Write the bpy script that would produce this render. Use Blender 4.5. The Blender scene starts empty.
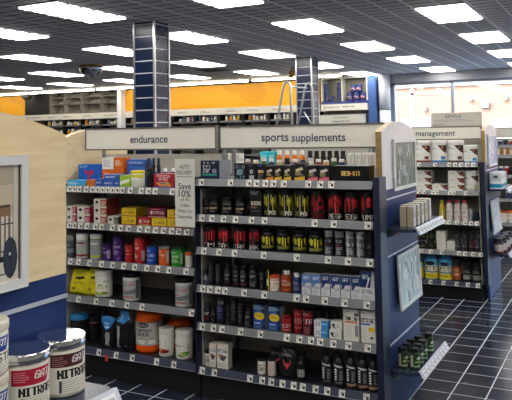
import bpy, math, random
from math import sin, cos, pi, radians
from mathutils import Vector, Matrix
random.seed(11)
SC = bpy.context.scene
COL = SC.collection
# ------------------------------------------------------------------ camera model (metres, floor z=0)
F = 699.7; CY = 97.955; YAW = -.4796; PITCH = .0536; ROLL = -.0167; H = 1.5907
fw = Vector((sin(YAW)*cos(PITCH), cos(YAW)*cos(PITCH), sin(PITCH)))
r0 = Vector((cos(YAW), -sin(YAW), 0)); u0 = r0.cross(fw)
RT = cos(ROLL)*r0+sin(ROLL)*u0; UP = -sin(ROLL)*r0+cos(ROLL)*u0
CAM = Vector((0, 0, H))
def at(px, py, axis, v):
    d = fw+RT*((px-256)/F)+UP*((CY-py)/F)
    t = (v-CAM[axis])/d[axis]
    return CAM+d*t
def atY(px, py, Y): return at(px, py, 1, Y)
def depth(p): return (Vector(p)-CAM).dot(fw)
cd = bpy.data.cameras.new('camera'); cam = bpy.data.objects.new('camera', cd); COL.objects.link(cam)
M = Matrix((RT, UP, -fw)).transposed().to_4x4(); M.translation = CAM
cam.matrix_world = M
cd.sensor_width = 36; cd.lens = 36*F/512; cd.shift_y = -(200-CY)/512; cd.clip_end = 200
SC.camera = cam
SC.view_settings.view_transform = 'Standard'; SC.view_settings.look = 'None'
SC.view_settings.exposure = 0.97; SC.view_settings.gamma = 1

# ------------------------------------------------------------------ materials
def lin(c):
    if isinstance(c, str):
        c = c.lstrip('#'); c = [int(c[i:i+2], 16)/255 for i in (0, 2, 4)]
    return tuple(x/12.92 if x <= .04045 else ((x+.055)/1.055)**2.4 for x in c[:3])
_m = {}
def mat(name, col, rough=.5, metal=0, spec=.5, emit=None, bump=0, noise=0, nscale=8, coat=0):
    if name in _m: return _m[name]
    m = bpy.data.materials.new(name); m.use_nodes = True; nt = m.node_tree; b = nt.nodes['Principled BSDF']
    c = lin(col)
    b.inputs['Base Color'].default_value = (*c, 1); b.inputs['Roughness'].default_value = rough
    b.inputs['Metallic'].default_value = metal; b.inputs['Specular IOR Level'].default_value = spec
    if coat: b.inputs['Coat Weight'].default_value = coat; b.inputs['Coat Roughness'].default_value = .08
    if emit: b.inputs['Emission Color'].default_value = (*c, 1); b.inputs['Emission Strength'].default_value = emit
    if noise or bump:
        tc = nt.nodes.new('ShaderNodeTexCoord'); n = nt.nodes.new('ShaderNodeTexNoise')
        n.inputs['Scale'].default_value = nscale; n.inputs['Detail'].default_value = 4
        nt.links.new(tc.outputs['Object'], n.inputs['Vector'])
        if noise:
            r = nt.nodes.new('ShaderNodeValToRGB')
            r.color_ramp.elements[0].position = .3; r.color_ramp.elements[1].position = .7
            r.color_ramp.elements[0].color = (*[x*(1-noise) for x in c], 1)
            r.color_ramp.elements[1].color = (*[min(1, x*(1+noise)) for x in c], 1)
            nt.links.new(n.outputs['Fac'], r.inputs['Fac']); nt.links.new(r.outputs['Color'], b.inputs['Base Color'])
        if bump:
            bp = nt.nodes.new('ShaderNodeBump'); bp.inputs['Strength'].default_value = bump; bp.inputs['Distance'].default_value = .01
            nt.links.new(n.outputs['Fac'], bp.inputs['Height']); nt.links.new(bp.outputs['Normal'], b.inputs['Normal'])
    _m[name] = m; return m
def print_mat(name, rough, coat=0, metal=0):
    m = bpy.data.materials.new(name); m.use_nodes = True; nt = m.node_tree; b = nt.nodes['Principled BSDF']
    a = nt.nodes.new('ShaderNodeAttribute'); a.attribute_name = 'print'
    nt.links.new(a.outputs['Color'], b.inputs['Base Color'])
    b.inputs['Roughness'].default_value = rough; b.inputs['Metallic'].default_value = metal; b.inputs['Specular IOR Level'].default_value = .3
    if coat: b.inputs['Coat Weight'].default_value = coat; b.inputs['Coat Roughness'].default_value = .05
    return m
P_PAPER = print_mat('printed_card', .45)
P_GLOSS = print_mat('printed_film', .28)
P_GLASS = print_mat('print_under_glass', .35)

NAVY = mat('navy_laminate', '#22366a', .45, spec=.22, noise=.06, nscale=30)
NAVYT = mat('navy_tile', '#172340', .25, noise=.1, nscale=12)
STEEL = mat('grey_painted_steel', '#8d8f93', .35, metal=.3)
DARKST = mat('dark_painted_steel', '#1d212b', .4)
DECK = mat('shelf_deck_steel', '#23262e', .35)
CHROME = mat('chrome', '#e2e4e8', .07, metal=1)
ALU = mat('brushed_aluminium', '#c6c8cc', .3, metal=.8)
BEIGE = mat('beige_laminate', '#b9b4aa', .55, noise=.03)
SIGNM = mat('sign_board_grey', '#e6e1d6', .5, noise=.02)
PANELM = mat('perforated_back_panel', '#b6b1a6', .55)
SIGNF = mat('sign_frame', '#6f6b66', .4, metal=.3)
BLACKM = mat('matt_black', '#0c0d11', .5)
WHITEM = mat('white_laminate', '#e3e3ea', .4)
WALLM = mat('painted_wall', '#b8b4b0', .8, noise=.03, nscale=2)
INK = mat('dark_ink', '#3a4560', .6)
LAMPM = None

def wood_mat(name, c1, c2):
    m = bpy.data.materials.new(name); m.use_nodes = True; nt = m.node_tree; b = nt.nodes['Principled BSDF']
    tc = nt.nodes.new('ShaderNodeTexCoord'); mp = nt.nodes.new('ShaderNodeMapping'); mp.inputs['Scale'].default_value = (3, 3, 26)
    n = nt.nodes.new('ShaderNodeTexNoise'); n.inputs['Scale'].default_value = 1.6; n.inputs['Detail'].default_value = 5
    n.inputs['Distortion'].default_value = .6
    r = nt.nodes.new('ShaderNodeValToRGB'); r.color_ramp.elements[0].position = .35; r.color_ramp.elements[1].position = .68
    r.color_ramp.elements[0].color = (*lin(c1), 1); r.color_ramp.elements[1].color = (*lin(c2), 1)
    nt.links.new(tc.outputs['Object'], mp.inputs['Vector']); nt.links.new(mp.outputs[0], n.inputs['Vector'])
    nt.links.new(n.outputs['Fac'], r.inputs['Fac']); nt.links.new(r.outputs['Color'], b.inputs['Base Color'])
    b.inputs['Roughness'].default_value = .38
    return m
WOOD = wood_mat('maple_veneer', '#e6cca0', '#f3dcb4')
WOODE = wood_mat('maple_edge', '#8f7242', '#a5874f')

# ------------------------------------------------------------------ mesh helpers
def link(name, me, parent=None, loc=None, rz=0):
    o = bpy.data.objects.new(name, me); COL.objects.link(o)
    if parent is not None: o.parent = parent
    if loc is not None: o.location = loc
    if rz: o.rotation_euler = (0, 0, rz)
    return o
class MB:
    def __init__(s): s.v = []; s.f = []; s.m = []; s.c = []; s.mats = []; s.sm = []
    def mi(s, m):
        if m not in s.mats: s.mats.append(m)
        return s.mats.index(m)
    def face(s, pts, m, c=None, sm=False):
        n = len(s.v); s.v += [tuple(p) for p in pts]; s.f.append(tuple(range(n, n+len(pts)))); s.m.append(s.mi(m)); s.c.append(c); s.sm.append(sm)
    def box(s, x0, x1, y0, y1, z0, z1, m, c=None, bev=0):
        if x0 > x1: x0, x1 = x1, x0
        if y0 > y1: y0, y1 = y1, y0
        if z0 > z1: z0, z1 = z1, z0
        P = [(x0, y0, z0), (x1, y0, z0), (x1, y1, z0), (x0, y1, z0), (x0, y0, z1), (x1, y0, z1), (x1, y1, z1), (x0, y1, z1)]
        n = len(s.v); s.v += P
        for q in ((0, 3, 2, 1), (4, 5, 6, 7), (0, 1, 5, 4), (1, 2, 6, 5), (2, 3, 7, 6), (3, 0, 4, 7)):
            s.f.append(tuple(n+i for i in q)); s.m.append(s.mi(m)); s.c.append(c); s.sm.append(False)
        return s
    def prism(s, pts, ax, a, b, m, c=None):   # polygon pts (2D) extruded along axis ax from a to b
        def P(p, t):
            if ax == 0: return (t, p[0], p[1])
            if ax == 1: return (p[0], t, p[1])
            return (p[0], p[1], t)
        n = len(s.v); k = len(pts); s.v += [P(p, a) for p in pts]+[P(p, b) for p in pts]
        fs = [tuple(n+i for i in range(k))[::-1], tuple(n+k+i for i in range(k))]+[(n+i, n+(i+1) % k, n+k+(i+1) % k, n+k+i) for i in range(k)]
        for f in fs: s.f.append(f); s.m.append(s.mi(m)); s.c.append(c); s.sm.append(False)
        return s
    def lathe(s, prof, m, c=None, seg=24, cx=0, cy=0):
        n = len(s.v); k = len(prof)
        for (r, z) in prof:
            for i in range(seg):
                a = 2*pi*i/seg; s.v.append((cx+r*cos(a), cy+r*sin(a), z))
        for j in range(k-1):
            for i in range(seg):
                i2 = (i+1) % seg
                s.f.append((n+j*seg+i, n+j*seg+i2, n+(j+1)*seg+i2, n+(j+1)*seg+i)); s.m.append(s.mi(m)); s.c.append(c); s.sm.append(True)
        s.f.append(tuple(n+i for i in range(seg))[::-1]); s.m.append(s.mi(m)); s.c.append(c); s.sm.append(False)
        s.f.append(tuple(n+(k-1)*seg+i for i in range(seg))); s.m.append(s.mi(m)); s.c.append(c); s.sm.append(False)
        return s
    def tube(s, pts, r, m, seg=8):
        pts = [Vector(p) for p in pts]; n0 = len(s.v)
        for i, p in enumerate(pts):
            t = (pts[min(i+1, len(pts)-1)]-pts[max(i-1, 0)]).normalized()
            a = t.orthogonal().normalized() if i == 0 else (a-t*a.dot(t)).normalized()
            b = t.cross(a)
            for k in range(seg):
                q = 2*pi*k/seg; s.v.append(tuple(p+a*(r*cos(q))+b*(r*sin(q))))
        for i in range(len(pts)-1):
            for k in range(seg):
                k2 = (k+1) % seg
                s.f.append((n0+i*seg+k, n0+i*seg+k2, n0+(i+1)*seg+k2, n0+(i+1)*seg+k)); s.m.append(s.mi(m)); s.c.append(None); s.sm.append(True)
        s.f.append(tuple(n0+k for k in range(seg))[::-1]); s.m.append(s.mi(m)); s.c.append(None); s.sm.append(False)
        e = n0+(len(pts)-1)*seg
        s.f.append(tuple(e+k for k in range(seg))); s.m.append(s.mi(m)); s.c.append(None); s.sm.append(False)
        return s
    def mesh(s, name='mesh'):
        me = bpy.data.meshes.new(name); me.from_pydata(s.v, [], s.f)
        for m in s.mats: me.materials.append(m)
        me.polygons.foreach_set('material_index', s.m); me.polygons.foreach_set('use_smooth', s.sm)
        if any(c is not None for c in s.c):
            at_ = me.color_attributes.new('print', 'FLOAT_COLOR', 'CORNER'); buf = []
            for f, c in zip(s.f, s.c):
                q = (*(c or (.5, .5, .5)), 1.0); buf += list(q)*len(f)
            at_.data.foreach_set('color', buf)
        me.update(); return me
    def obj(s, name, parent=None, loc=None, rz=0): return link(name, s.mesh(name), parent, loc, rz)
def tag(o, label=None, cat=None, group=None, kind=None):
    if label: o['label'] = label
    if cat: o['category'] = cat
    if group: o['group'] = group
    if kind: o['kind'] = kind
    return o
def empty(name, loc, label, cat, group=None, rz=0):
    o = link(name, None, None, loc, rz); o.empty_display_size = .05
    return tag(o, label, cat, group)
def struct(name, mb): return tag(mb.obj(name), kind='structure')
def text_obj(name, s, w, h, m, parent, loc, rot=(pi/2, 0, 0), ext=.0012):
    """lettering mesh fitted to w x h, centred on loc"""
    cu = bpy.data.curves.new(name, 'FONT'); cu.body = s; cu.size = 1; cu.resolution_u = 3; cu.offset = .012
    t = bpy.data.objects.new('tmp', cu); COL.objects.link(t)
    dg = bpy.context.evaluated_depsgraph_get(); me = bpy.data.meshes.new_from_object(t.evaluated_get(dg))
    bpy.data.objects.remove(t)
    xs = [v.co.x for v in me.vertices]; ys = [v.co.y for v in me.vertices]
    x0, x1, y0, y1 = min(xs), max(xs), min(ys), max(ys)
    sx = w/(x1-x0); sy = h/(y1-y0) if h else sx
    for v in me.vertices: v.co = ((v.co.x-(x0+x1)/2)*sx, (v.co.y-(y0+y1)/2)*sy, ext)
    me.materials.clear(); me.materials.append(m)
    o = link(name, me, parent, loc); o.rotation_euler = rot
    return o

# ------------------------------------------------------------------ printed artwork on a cell grid
FONT = dict(A='7E1111117E', B='7F49494936', C='3E41414122', D='7F4141221C', E='7F49494941', F='7F09090901', G='3E4149497A', H='7F0808087F',
 I='00417F4100', J='2040413F01', K='7F08142241', L='7F40404040', M='7F020C027F', N='7F0408107F', O='3E4141413E', P='7F09090906', Q='3E4151215E',
 R='7F09192946', S='4649494931', T='01017F0101', U='3F4040403F', V='1F2040201F', W='3F4038403F', X='6314081463', Y='0708700807', Z='6151494543')
FONT.update({'0': '3E5149453E', '1': '00427F4000', '2': '4261514946', '3': '2141454B31', '4': '1814127F10', '8': '3649494936', '+': '08083E0808', '%': '2313086462', ' ': '0000000000', "'": '0000070000'})
class CV:
    def __init__(s, w, h, bg): s.w = max(4, int(w)); s.h = max(4, int(h)); s.g = [[lin(bg)]*s.w for _ in range(s.h)]
    def r(s, x0, y0, x1, y1, c):
        c = lin(c)
        for j in range(max(0, round(y0*s.h)), min(s.h, max(round(y1*s.h), round(y0*s.h)+1))):
            for i in range(max(0, round(x0*s.w)), min(s.w, max(round(x1*s.w), round(x0*s.w)+1))): s.g[j][i] = c
    def t(s, txt, x0, y0, x1, y1, c, slant=0):
        c = lin(c); X0, X1, Y0, Y1 = x0*s.w, x1*s.w, y0*s.h, y1*s.h; n = len(txt)*6-1
        for j in range(int(Y0), int(math.ceil(Y1))):
            if not 0 <= j < s.h: continue
            v = (j+.5-Y0)/(Y1-Y0)
            if not 0 <= v < 1: continue
            for i in range(int(X0), int(math.ceil(X1))+1):
                u = (i+.5-X0-(1-v)*slant)/(X1-X0)
                if not (0 <= u < 1 and 0 <= i < s.w): continue
                k = int(u*n); ch, cx = divmod(k, 6)
                if cx == 5 or ch >= len(txt): continue
                b = int(FONT.get(txt[ch], FONT[' '])[cx*2:cx*2+2], 16)
                if b >> int(v*7) & 1: s.g[j][i] = c
    def b(s, txt, x0, y0, x1, y1, c, slant=0, bw=.02):
        n = max(2, int(bw*s.w))
        for q in range(n): s.t(txt, x0+q/s.w, y0, x1+q/s.w, y1, c, slant)
    def l(s, x0, y0, x1, y1, c, step=3, seed=1):
        rg = random.Random(seed); c = lin(c); c = tuple(min(.9, q*1.6) for q in c) if max(c) > .15 else c
        for j in range(round(y0*s.h), round(y1*s.h), step):
            i = round(x0*s.w); e = round((x0+(x1-x0)*rg.uniform(.6, 1))*s.w)
            while i < e:
                q = rg.choice((1, 2, 2, 3))
                for k in range(i, min(i+q, e)):
                    if 0 <= k < s.w and 0 <= j < s.h: s.g[j][k] = c
                i += q+1
    def s_(s, x0, y0, x1, y1, cs, n=8, seed=1):      # dripping vertical streaks
        rg = random.Random(seed)
        for q in range(n):
            x = x0+(x1-x0)*(q+rg.uniform(.1, .8))/n; a = y0+rg.uniform(0, .25)*(y1-y0); b = y1-rg.uniform(0, .45)*(y1-y0)
            wd = rg.choice((.04, .06, .075)); cc = rg.choice(cs)
            s.r(x, a, x+wd, b, cc)
            if rg.random() < .5: s.r(x-wd, a+rg.uniform(0, .3)*(b-a), x+wd*2, a+rg.uniform(.3, .4)*(b-a), cc)
    def c(s, cx, cy, rx, ry, c):
        c = lin(c)
        for j in range(s.h):
            for i in range(s.w):
                if (((i+.5)/s.w-cx)/rx)**2+(((j+.5)/s.h-cy)/ry)**2 <= 1: s.g[j][i] = c
    def p(s, pts, c):                                 # polygon
        c = lin(c)
        for j in range(s.h):
            y = (j+.5)/s.h
            for i in range(s.w):
                x = (i+.5)/s.w; ins = False
                for k in range(len(pts)):
                    (xa, ya), (xb, yb) = pts[k], pts[k-1]
                    if (ya > y) != (yb > y) and x < (xb-xa)*(y-ya)/(yb-ya)+xa: ins = not ins
                if ins: s.g[j][i] = c
    def ops(s, L):
        for o in L: getattr(s, {'s': 's_'}.get(o[0], o[0]))(*o[1:])
        return s
    def runs(s, mx=999):
        for j in range(s.h):
            i = 0
            while i < s.w:
                k = i+1
                while k < s.w and s.g[j][k] == s.g[j][i] and k-i < mx: k += 1
                yield i, k, j, s.g[j][i]; i = k
def cv_plane(mb, cv, o, ux, vz, m):
    """canvas on a plane: o = bottom-left corner, ux = full width vector, vz = full height vector"""
    o, ux, vz = Vector(o), Vector(ux), Vector(vz)
    for a, b, j, c in cv.runs():
        v0 = 1-(j+1)/cv.h; v1 = 1-j/cv.h
        mb.face([o+ux*(a/cv.w)+vz*v0, o+ux*(b/cv.w)+vz*v0, o+ux*(b/cv.w)+vz*v1, o+ux*(a/cv.w)+vz*v1], m, c)
def cv_cyl(mb, cv, r, z0, z1, m, arc=pi, rb=None):
    """canvas on the -Y side of a cylinder; left to right as seen from the front"""
    rb = rb or r
    for a, b, j, c in cv.runs(3):
        v0 = 1-(j+1)/cv.h; v1 = 1-j/cv.h
        t0 = -pi/2-arc/2+arc*a/cv.w; t1 = -pi/2-arc/2+arc*b/cv.w
        ra = rb+(r-rb)*v0; rc = rb+(r-rb)*v1; zz0 = z0+(z1-z0)*v0; zz1 = z0+(z1-z0)*v1
        mb.face([(ra*cos(t0), ra*sin(t0), zz0), (ra*cos(t1), ra*sin(t1), zz0), (rc*cos(t1), rc*sin(t1), zz1), (rc*cos(t0), rc*sin(t0), zz1)], m, c)

# ------------------------------------------------------------------ product kinds
# art: list of canvas operations in 0..1 label space
K = {}
def kind(key, shape, name, cat, descr, body='#dddddd', lid='#dddddd', lab=None, art=(), cell=.0028, **kw):
    K[key] = dict(shape=shape, name=name, cat=cat, descr=descr, body=body, lid=lid, lab=lab or body, art=art, cell=cell, **kw)
_mc = {}
def plastic(c, rough=.3): return mat('plastic_%s_%d' % (c.lstrip('#'), int(rough*100)), c, rough, spec=.35)
CYL = {   # shape: body profile, lid profile, label z-range and radius, all relative to (r,h)
 'tub': ([(.93, 0), (1, .03), (1, .80), (.95, .83)], [(1.02, .83), (1.03, .85), (1.03, .97), (.99, 1)], (.09, .77, 1.004)),
 'can': ([(.96, 0), (1, .02), (1, .9), (.97, .92)], [(1.0, .9), (1.01, .92), (1.0, .985), (.95, 1)], (.03, .89, 1.004)),
 'jar': ([(.92, 0), (1, .05), (1, .7), (.93, .77), (.78, .8)], [(.83, .8), (.84, .82), (.83, .98), (.78, 1)], (.08, .68, 1.004)),
 'bottle': ([(.92, 0), (1, .03), (1, .66), (.9, .75), (.6, .8), (.55, .83)], [(.64, .81), (.65, .83), (.64, .98), (.58, 1)], (.08, .64, 1.004)),
 'shake': ([(.9, 0), (1, .03), (1, .22), (.94, .26), (1, .30), (1, .70), (.9, .78), (.58, .85), (.5, .88)], [(.56, .865), (.58, .875), (.56, .98), (.48, 1)], (.06, .67, 1.004)),
 'bigtub': ([(.9, 0), (1, .06), (1, .14), (.97, .17), (.97, .68), (1, .71), (1, .78), (.9, .86), (.62, .91)], [(.6, .90), (.62, .91), (.62, .985), (.58, 1)], (.17, .68, .975)),
 'scooptub': ([(.9, 0), (1, .05), (1, .74), (.96, .82), (.8, .86)], [(.86, .86), (.88, .87), (.87, .98), (.82, 1)], (.12, .72, 1.004)),
}
def build(k, w, h, d=None):
    """mesh parts of a product of width w and height h: list of (part name, mesh)"""
    s = K[k]; sh = s['shape']; cell = s['cell']; out = []
    gl = P_GLOSS if s.get('gloss') else P_PAPER
    if sh == 'box':
        d = d or s.get('d', w*.6); mb = MB(); cv = CV(w/cell, h/cell, s['lab']).ops(s['art'])
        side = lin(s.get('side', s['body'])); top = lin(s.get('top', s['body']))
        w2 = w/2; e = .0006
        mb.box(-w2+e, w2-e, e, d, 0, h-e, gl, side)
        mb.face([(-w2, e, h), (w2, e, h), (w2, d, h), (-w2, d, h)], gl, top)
        cv_plane(mb, cv, (-w2, 0, 0), (w, 0, 0), (0, 0, h), gl)
        if s.get('sart'):
            cs = CV(d/cell, h/cell, s.get('side', s['body'])).ops(s['sart'])
            cv_plane(mb, cs, (w2+.0005, 0, 0), (0, d, 0), (0, 0, h), gl)
            cv_plane(mb, cs, (-w2-.0005, d, 0), (0, -d, 0), (0, 0, h), gl)
        return [(None, mb.mesh(s['name']))]
    if sh in CYL:
        r = w/2; bp, lp, (a, b, lr) = CYL[sh]
        if s.get('lidr'): lp = [(x*s['lidr'], z) for x, z in lp]
        mb = MB(); mb.lathe([(x*r, z*h) for x, z in bp], plastic(s['body'], s.get('rough', .3)), seg=28)
        out.append(('body', mb.mesh('body')))
        mb = MB(); lm = CHROME if s.get('chrome') else plastic(s['lid'], .35)
        mb.lathe([(x*r, z*h) for x, z in lp], lm, seg=28)
        if not s.get('chrome') and w > .05:      # moulded ribs round the lid
            za, zb = lp[0][1]*h+.003, lp[-2][1]*h-.002
            if zb-za > .006:
                R = lp[1][0]*r
                for i in range(28):
                    q = 2*pi*i/28; q2 = q+.08
                    mb.face([(R*1.012*cos(q), R*1.012*sin(q), za), (R*1.012*cos(q2), R*1.012*sin(q2), za), (R*1.012*cos(q2), R*1.012*sin(q2), zb), (R*1.012*cos(q), R*1.012*sin(q), zb)], lm)
        out.append(('lid' if sh not in ('bottle', 'shake') else 'cap', mb.mesh('lid')))
        a, b = s.get('lz', (a, b)); arc = s.get('arc', pi)
        mb = MB(); cv = CV(arc*r/cell, (b-a)*h/cell, s['lab']).ops(s['art'])
        cv_cyl(mb, cv, r*lr, a*h, b*h, gl, arc)
        if arc < 2*pi-.1:      # plain back of the label
            q = CV(12, 1, s['lab']); n = 14
            for i in range(n):
                t0 = -pi/2+arc/2+(2*pi-arc)*i/n; t1 = -pi/2+arc/2+(2*pi-arc)*(i+1)/n; R = r*lr
                mb.face([(R*cos(t0), R*sin(t0), a*h), (R*cos(t1), R*sin(t1), a*h), (R*cos(t1), R*sin(t1), b*h), (R*cos(t0), R*sin(t0), b*h)], gl, lin(s['lab']))
        out.append(('label', mb.mesh('label')))
        return out
    if sh == 'pouch':
        d = d or w*.55; cv = CV(w/cell, h/cell, s['lab']).ops(s['art']); mb = MB(); nx, nz = cv.w, cv.h
        nose = s.get('lean', 0)
        def bulge(u, v):          # half thickness
            f = max(0, 1-abs(2*u-1)**2.6)**.5; g = min(1, v*5+.35)*max(0, 1-v**2.2)**.6 if v < .97 else 0
            return d/2*f*g*.95+.001
        def P(i, j, sg):
            u = i/nx; v = 1-j/nz; tw = 1-(.12*(4*(v-.5)**2)*.5 if not s.get('neck') else (max(0, v-.72)/.28)*s['neck'])
            wr = .004*sin(17*u+9*v)*sin(11*v)
            return ((u-.5)*w*tw+s.get('skew', 0)*v*w, sg*(bulge(u, v)+(wr if 0 < i < nx and v < .95 else 0))+d/2+nose*v*v, v*h)
        for j in range(nz):
            i = 0
            while i < nx:
                k2 = i+1
                while k2 < nx and cv.g[j][k2] == cv.g[j][i] and k2-i < 3: k2 += 1
                mb.face([P(i, j+1, -1), P(k2, j+1, -1), P(k2, j, -1), P(i, j, -1)], gl, cv.g[j][i], True)
                mb.face([P(k2, j+1, 1), P(i, j+1, 1), P(i, j, 1), P(k2, j, 1)], gl, lin(s['body']), True)
                i = k2
        mb.face([P(i, nz, -1) for i in range(0, nx+1)]+[P(i, nz, 1) for i in range(nx, -1, -1)], gl, lin(s['body']))
        out = [(None, mb.mesh('pouch'))]
        return out
ALL = []      # placed products for the labelling pass
def place(k, loc, w, h, where='', rz=0, d=None, x=None, group=None, label=None, tilt=None):
    key = (k, round(w, 3), round(h, 3), d and round(d, 2))
    s = K[k]
    if key not in _mc: _mc[key] = build(k, w, h, d)
    parts = _mc[key]
    if parts[0][0] is None: o = link(s['name'], parts[0][1], None, loc, rz)
    else:
        o = link(s['name'], None, None, loc, rz); o.empty_display_size = .03
        for n, me in parts: link(n, me, o)
    if tilt: o.rotation_euler = tilt
    o['category'] = s['cat']
    if group: o['group'] = group
    if label: o['label'] = label
    else: ALL.append((o, s['descr'], where, loc[0] if x is None else x, k))
    return o
_dims = {}
def item(k, x0, x1, yt, zb, where, yf=3.725, lvl=None, d=None, h=None, group=None):
    """a product whose front stands at y=yf on a deck at z=zb, spanning photo columns x0..x1, its top at photo row yt"""
    s = K[k]; cyl = s['shape'] in CYL; xc = (x0+x1)/2
    p = atY(xc, yt, yf); 
    if cyl:
        w = (x1-x0)*depth((p.x, yf, zb))/F*.955; p = atY(xc, yt, yf+w/2)
    else: w = atY(x1, yt, yf).x-atY(x0, yt, yf).x-.002
    hh = h or (p.z-zb)
    zl = [q[0] for q in (LZ if p.x < -2.355 else MZ)] if yf < 4.2 else [q[0] for q in GZ2] if 6 < yf < 8 else []
    up = [q for q in zl if q > zb+.02]
    if up: hh = min(hh, min(up)-.0445-zb)
    g = (k, where, lvl)                                  # repeats in a row share one size
    if g in _dims and abs(_dims[g][0]-w)/w < .2 and abs(_dims[g][1]-hh)/hh < .13: w, hh = _dims[g]
    else: _dims[g] = (w, hh)
    yy = yf+(w/2 if cyl else 0)
    lim = ((-3.45, -2.369) if p.x < -2.355 else (-2.338, -1.2255)) if yf < 4.2 else (-2.37, -1.2265) if 6 < yf < 12 else (-9, 9)
    if hh and K[k]['shape'] == 'pouch': lim = (lim[0]-.0, lim[1])
    w_ = min(w, lim[1]-lim[0]); p.x = max(lim[0]+w_/2*1.03+.001, min(lim[1]-w_/2*1.03-.001, p.x))
    return place(k, (p.x, yy, zb), w, hh, where if not lvl else where+'|'+lvl, d=d, group=group)

# ================================================================== THE SETTING
XL, XR, YB, YW, ZC = -19.0, 5.0, -4.0, 16.6, 3.02
TL = .2032; OX = -7.8307*TL; OY = 25.6646*TL
# floor tiles: procedural grid of square tiles with pale grout
def floor_mat():
    m = bpy.data.materials.new('glazed_floor_tiles'); m.use_nodes = True; nt = m.node_tree; b = nt.nodes['Principled BSDF']; L = nt.links
    g = nt.nodes.new('ShaderNodeNewGeometry'); sp = nt.nodes.new('ShaderNodeSeparateXYZ'); L.new(g.outputs['Position'], sp.inputs[0])
    def math_(op, a, b_=None):
        n = nt.nodes.new('ShaderNodeMath'); n.operation = op
        for i, q in enumerate((a, b_)):
            if q is None: continue
            if isinstance(q, (int, float)): n.inputs[i].default_value = q
            else: L.new(q, n.inputs[i])
        return n.outputs[0]
    def near(axis, off, half):
        t = math_('DIVIDE', math_('SUBTRACT', sp.outputs[axis], off), TL)
        fr = math_('ABSOLUTE', math_('SUBTRACT', t, math_('ROUND', t)))
        return math_('LESS_THAN', fr, half)
    gr = math_('MAXIMUM', near(0, OX, .021), near(1, OY, .016))
    cell = nt.nodes.new('ShaderNodeCombineXYZ')
    L.new(math_('FLOOR', math_('DIVIDE', math_('SUBTRACT', sp.outputs[0], OX), TL)), cell.inputs[0])
    L.new(math_('FLOOR', math_('DIVIDE', math_('SUBTRACT', sp.outputs[1], OY), TL)), cell.inputs[1])
    wn = nt.nodes.new('ShaderNodeTexWhiteNoise'); L.new(cell.outputs[0], wn.inputs['Vector'])
    cr = nt.nodes.new('ShaderNodeValToRGB'); cr.color_ramp.elements[0].color = (*lin('#1c2030'), 1); cr.color_ramp.elements[1].color = (*lin('#232736'), 1)
    L.new(wn.outputs['Value'], cr.inputs['Fac'])
    ns = nt.nodes.new('ShaderNodeTexNoise'); ns.inputs['Scale'].default_value = 9; L.new(g.outputs['Position'], ns.inputs['Vector'])
    mx = nt.nodes.new('ShaderNodeMix'); mx.data_type = 'RGBA'
    L.new(gr, mx.inputs['Factor']); L.new(cr.outputs['Color'], mx.inputs['A']); mx.inputs['B'].default_value = (*lin('#aeb1ba'), 1)
    L.new(mx.outputs['Result'], b.inputs['Base Color'])
    rr = math_('ADD', math_('MULTIPLY', ns.outputs['Fac'], .18), math_('MULTIPLY', gr, .4))
    L.new(math_('ADD', rr, .14), b.inputs['Roughness']); b.inputs['Specular IOR Level'].default_value = .38
    bp = nt.nodes.new('ShaderNodeBump'); bp.inputs['Strength'].default_value = .25; bp.inputs['Distance'].default_value = .004
    L.new(math_('SUBTRACT', math_('MULTIPLY', ns.outputs['Fac'], .2), gr), bp.inputs['Height']); L.new(bp.outputs['Normal'], b.inputs['Normal'])
    return m
struct('floor', MB().box(XL, XR, YB, YW, -.1, 0, floor_mat()))
# ceiling: exposed grid with grooved lay-in tiles
CU = .61; CX0 = -1.76+CU/2; CLY = 1.22; CY0 = 6.02-CLY/2
def ceil_mat():
    m = bpy.data.materials.new('grooved_ceiling_tiles'); m.use_nodes = True; nt = m.node_tree; b = nt.nodes['Principled BSDF']; L = nt.links
    g = nt.nodes.new('ShaderNodeNewGeometry'); sp = nt.nodes.new('ShaderNodeSeparateXYZ'); L.new(g.outputs['Position'], sp.inputs[0])
    def math_(op, a, b_=None):
        n = nt.nodes.new('ShaderNodeMath'); n.operation = op
        for i, q in enumerate((a, b_)):
            if q is None: continue
            if isinstance(q, (int, float)): n.inputs[i].default_value = q
            else: L.new(q, n.inputs[i])
        return n.outputs[0]
    def near(axis, off, per, half):
        t = math_('DIVIDE', math_('SUBTRACT', sp.outputs[axis], off), per)
        return math_('LESS_THAN', math_('ABSOLUTE', math_('SUBTRACT', t, math_('ROUND', t))), half/per)
    groove = math_('MAXIMUM', near(1, CY0, CLY/6, .017), near(0, CX0+CU/2, CU, .0))
    mid = near(0, CX0+CU/2, CU, .016)
    bar = near(0, CX0, CU, .021)
    ns = nt.nodes.new('ShaderNodeTexNoise'); ns.inputs['Scale'].default_value = 60; L.new(g.outputs['Position'], ns.inputs['Vector'])
    cr = nt.nodes.new('ShaderNodeValToRGB'); cr.color_ramp.elements[0].color = (*lin('#c9c6c9'), 1); cr.color_ramp.elements[1].color = (*lin('#d6d3d6'), 1)
    L.new(ns.outputs['Fac'], cr.inputs['Fac'])
    def mix(fac, a, col):
        n = nt.nodes.new('ShaderNodeMix'); n.data_type = 'RGBA'; L.new(fac, n.inputs['Factor']); L.new(a, n.inputs['A']); n.inputs['B'].default_value = (*lin(col), 1); return n.outputs['Result']
    c = mix(groove, cr.outputs['Color'], '#4a484c'); c = mix(mid, c, '#f4f4f6'); c = mix(bar, c, '#ffffff')
    L.new(c, b.inputs['Base Color']); b.inputs['Roughness'].default_value = .75
    return m
struct('ceiling', MB().box(XL, XR, YB, YW, ZC, ZC+.12, ceil_mat()))
struct('wall_left', MB().box(XL-.15, XL, YB, YW, 0, ZC, WALLM))
struct('wall_back', MB().box(XL, XR, YB-.15, YB, 0, ZC, WALLM))
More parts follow.
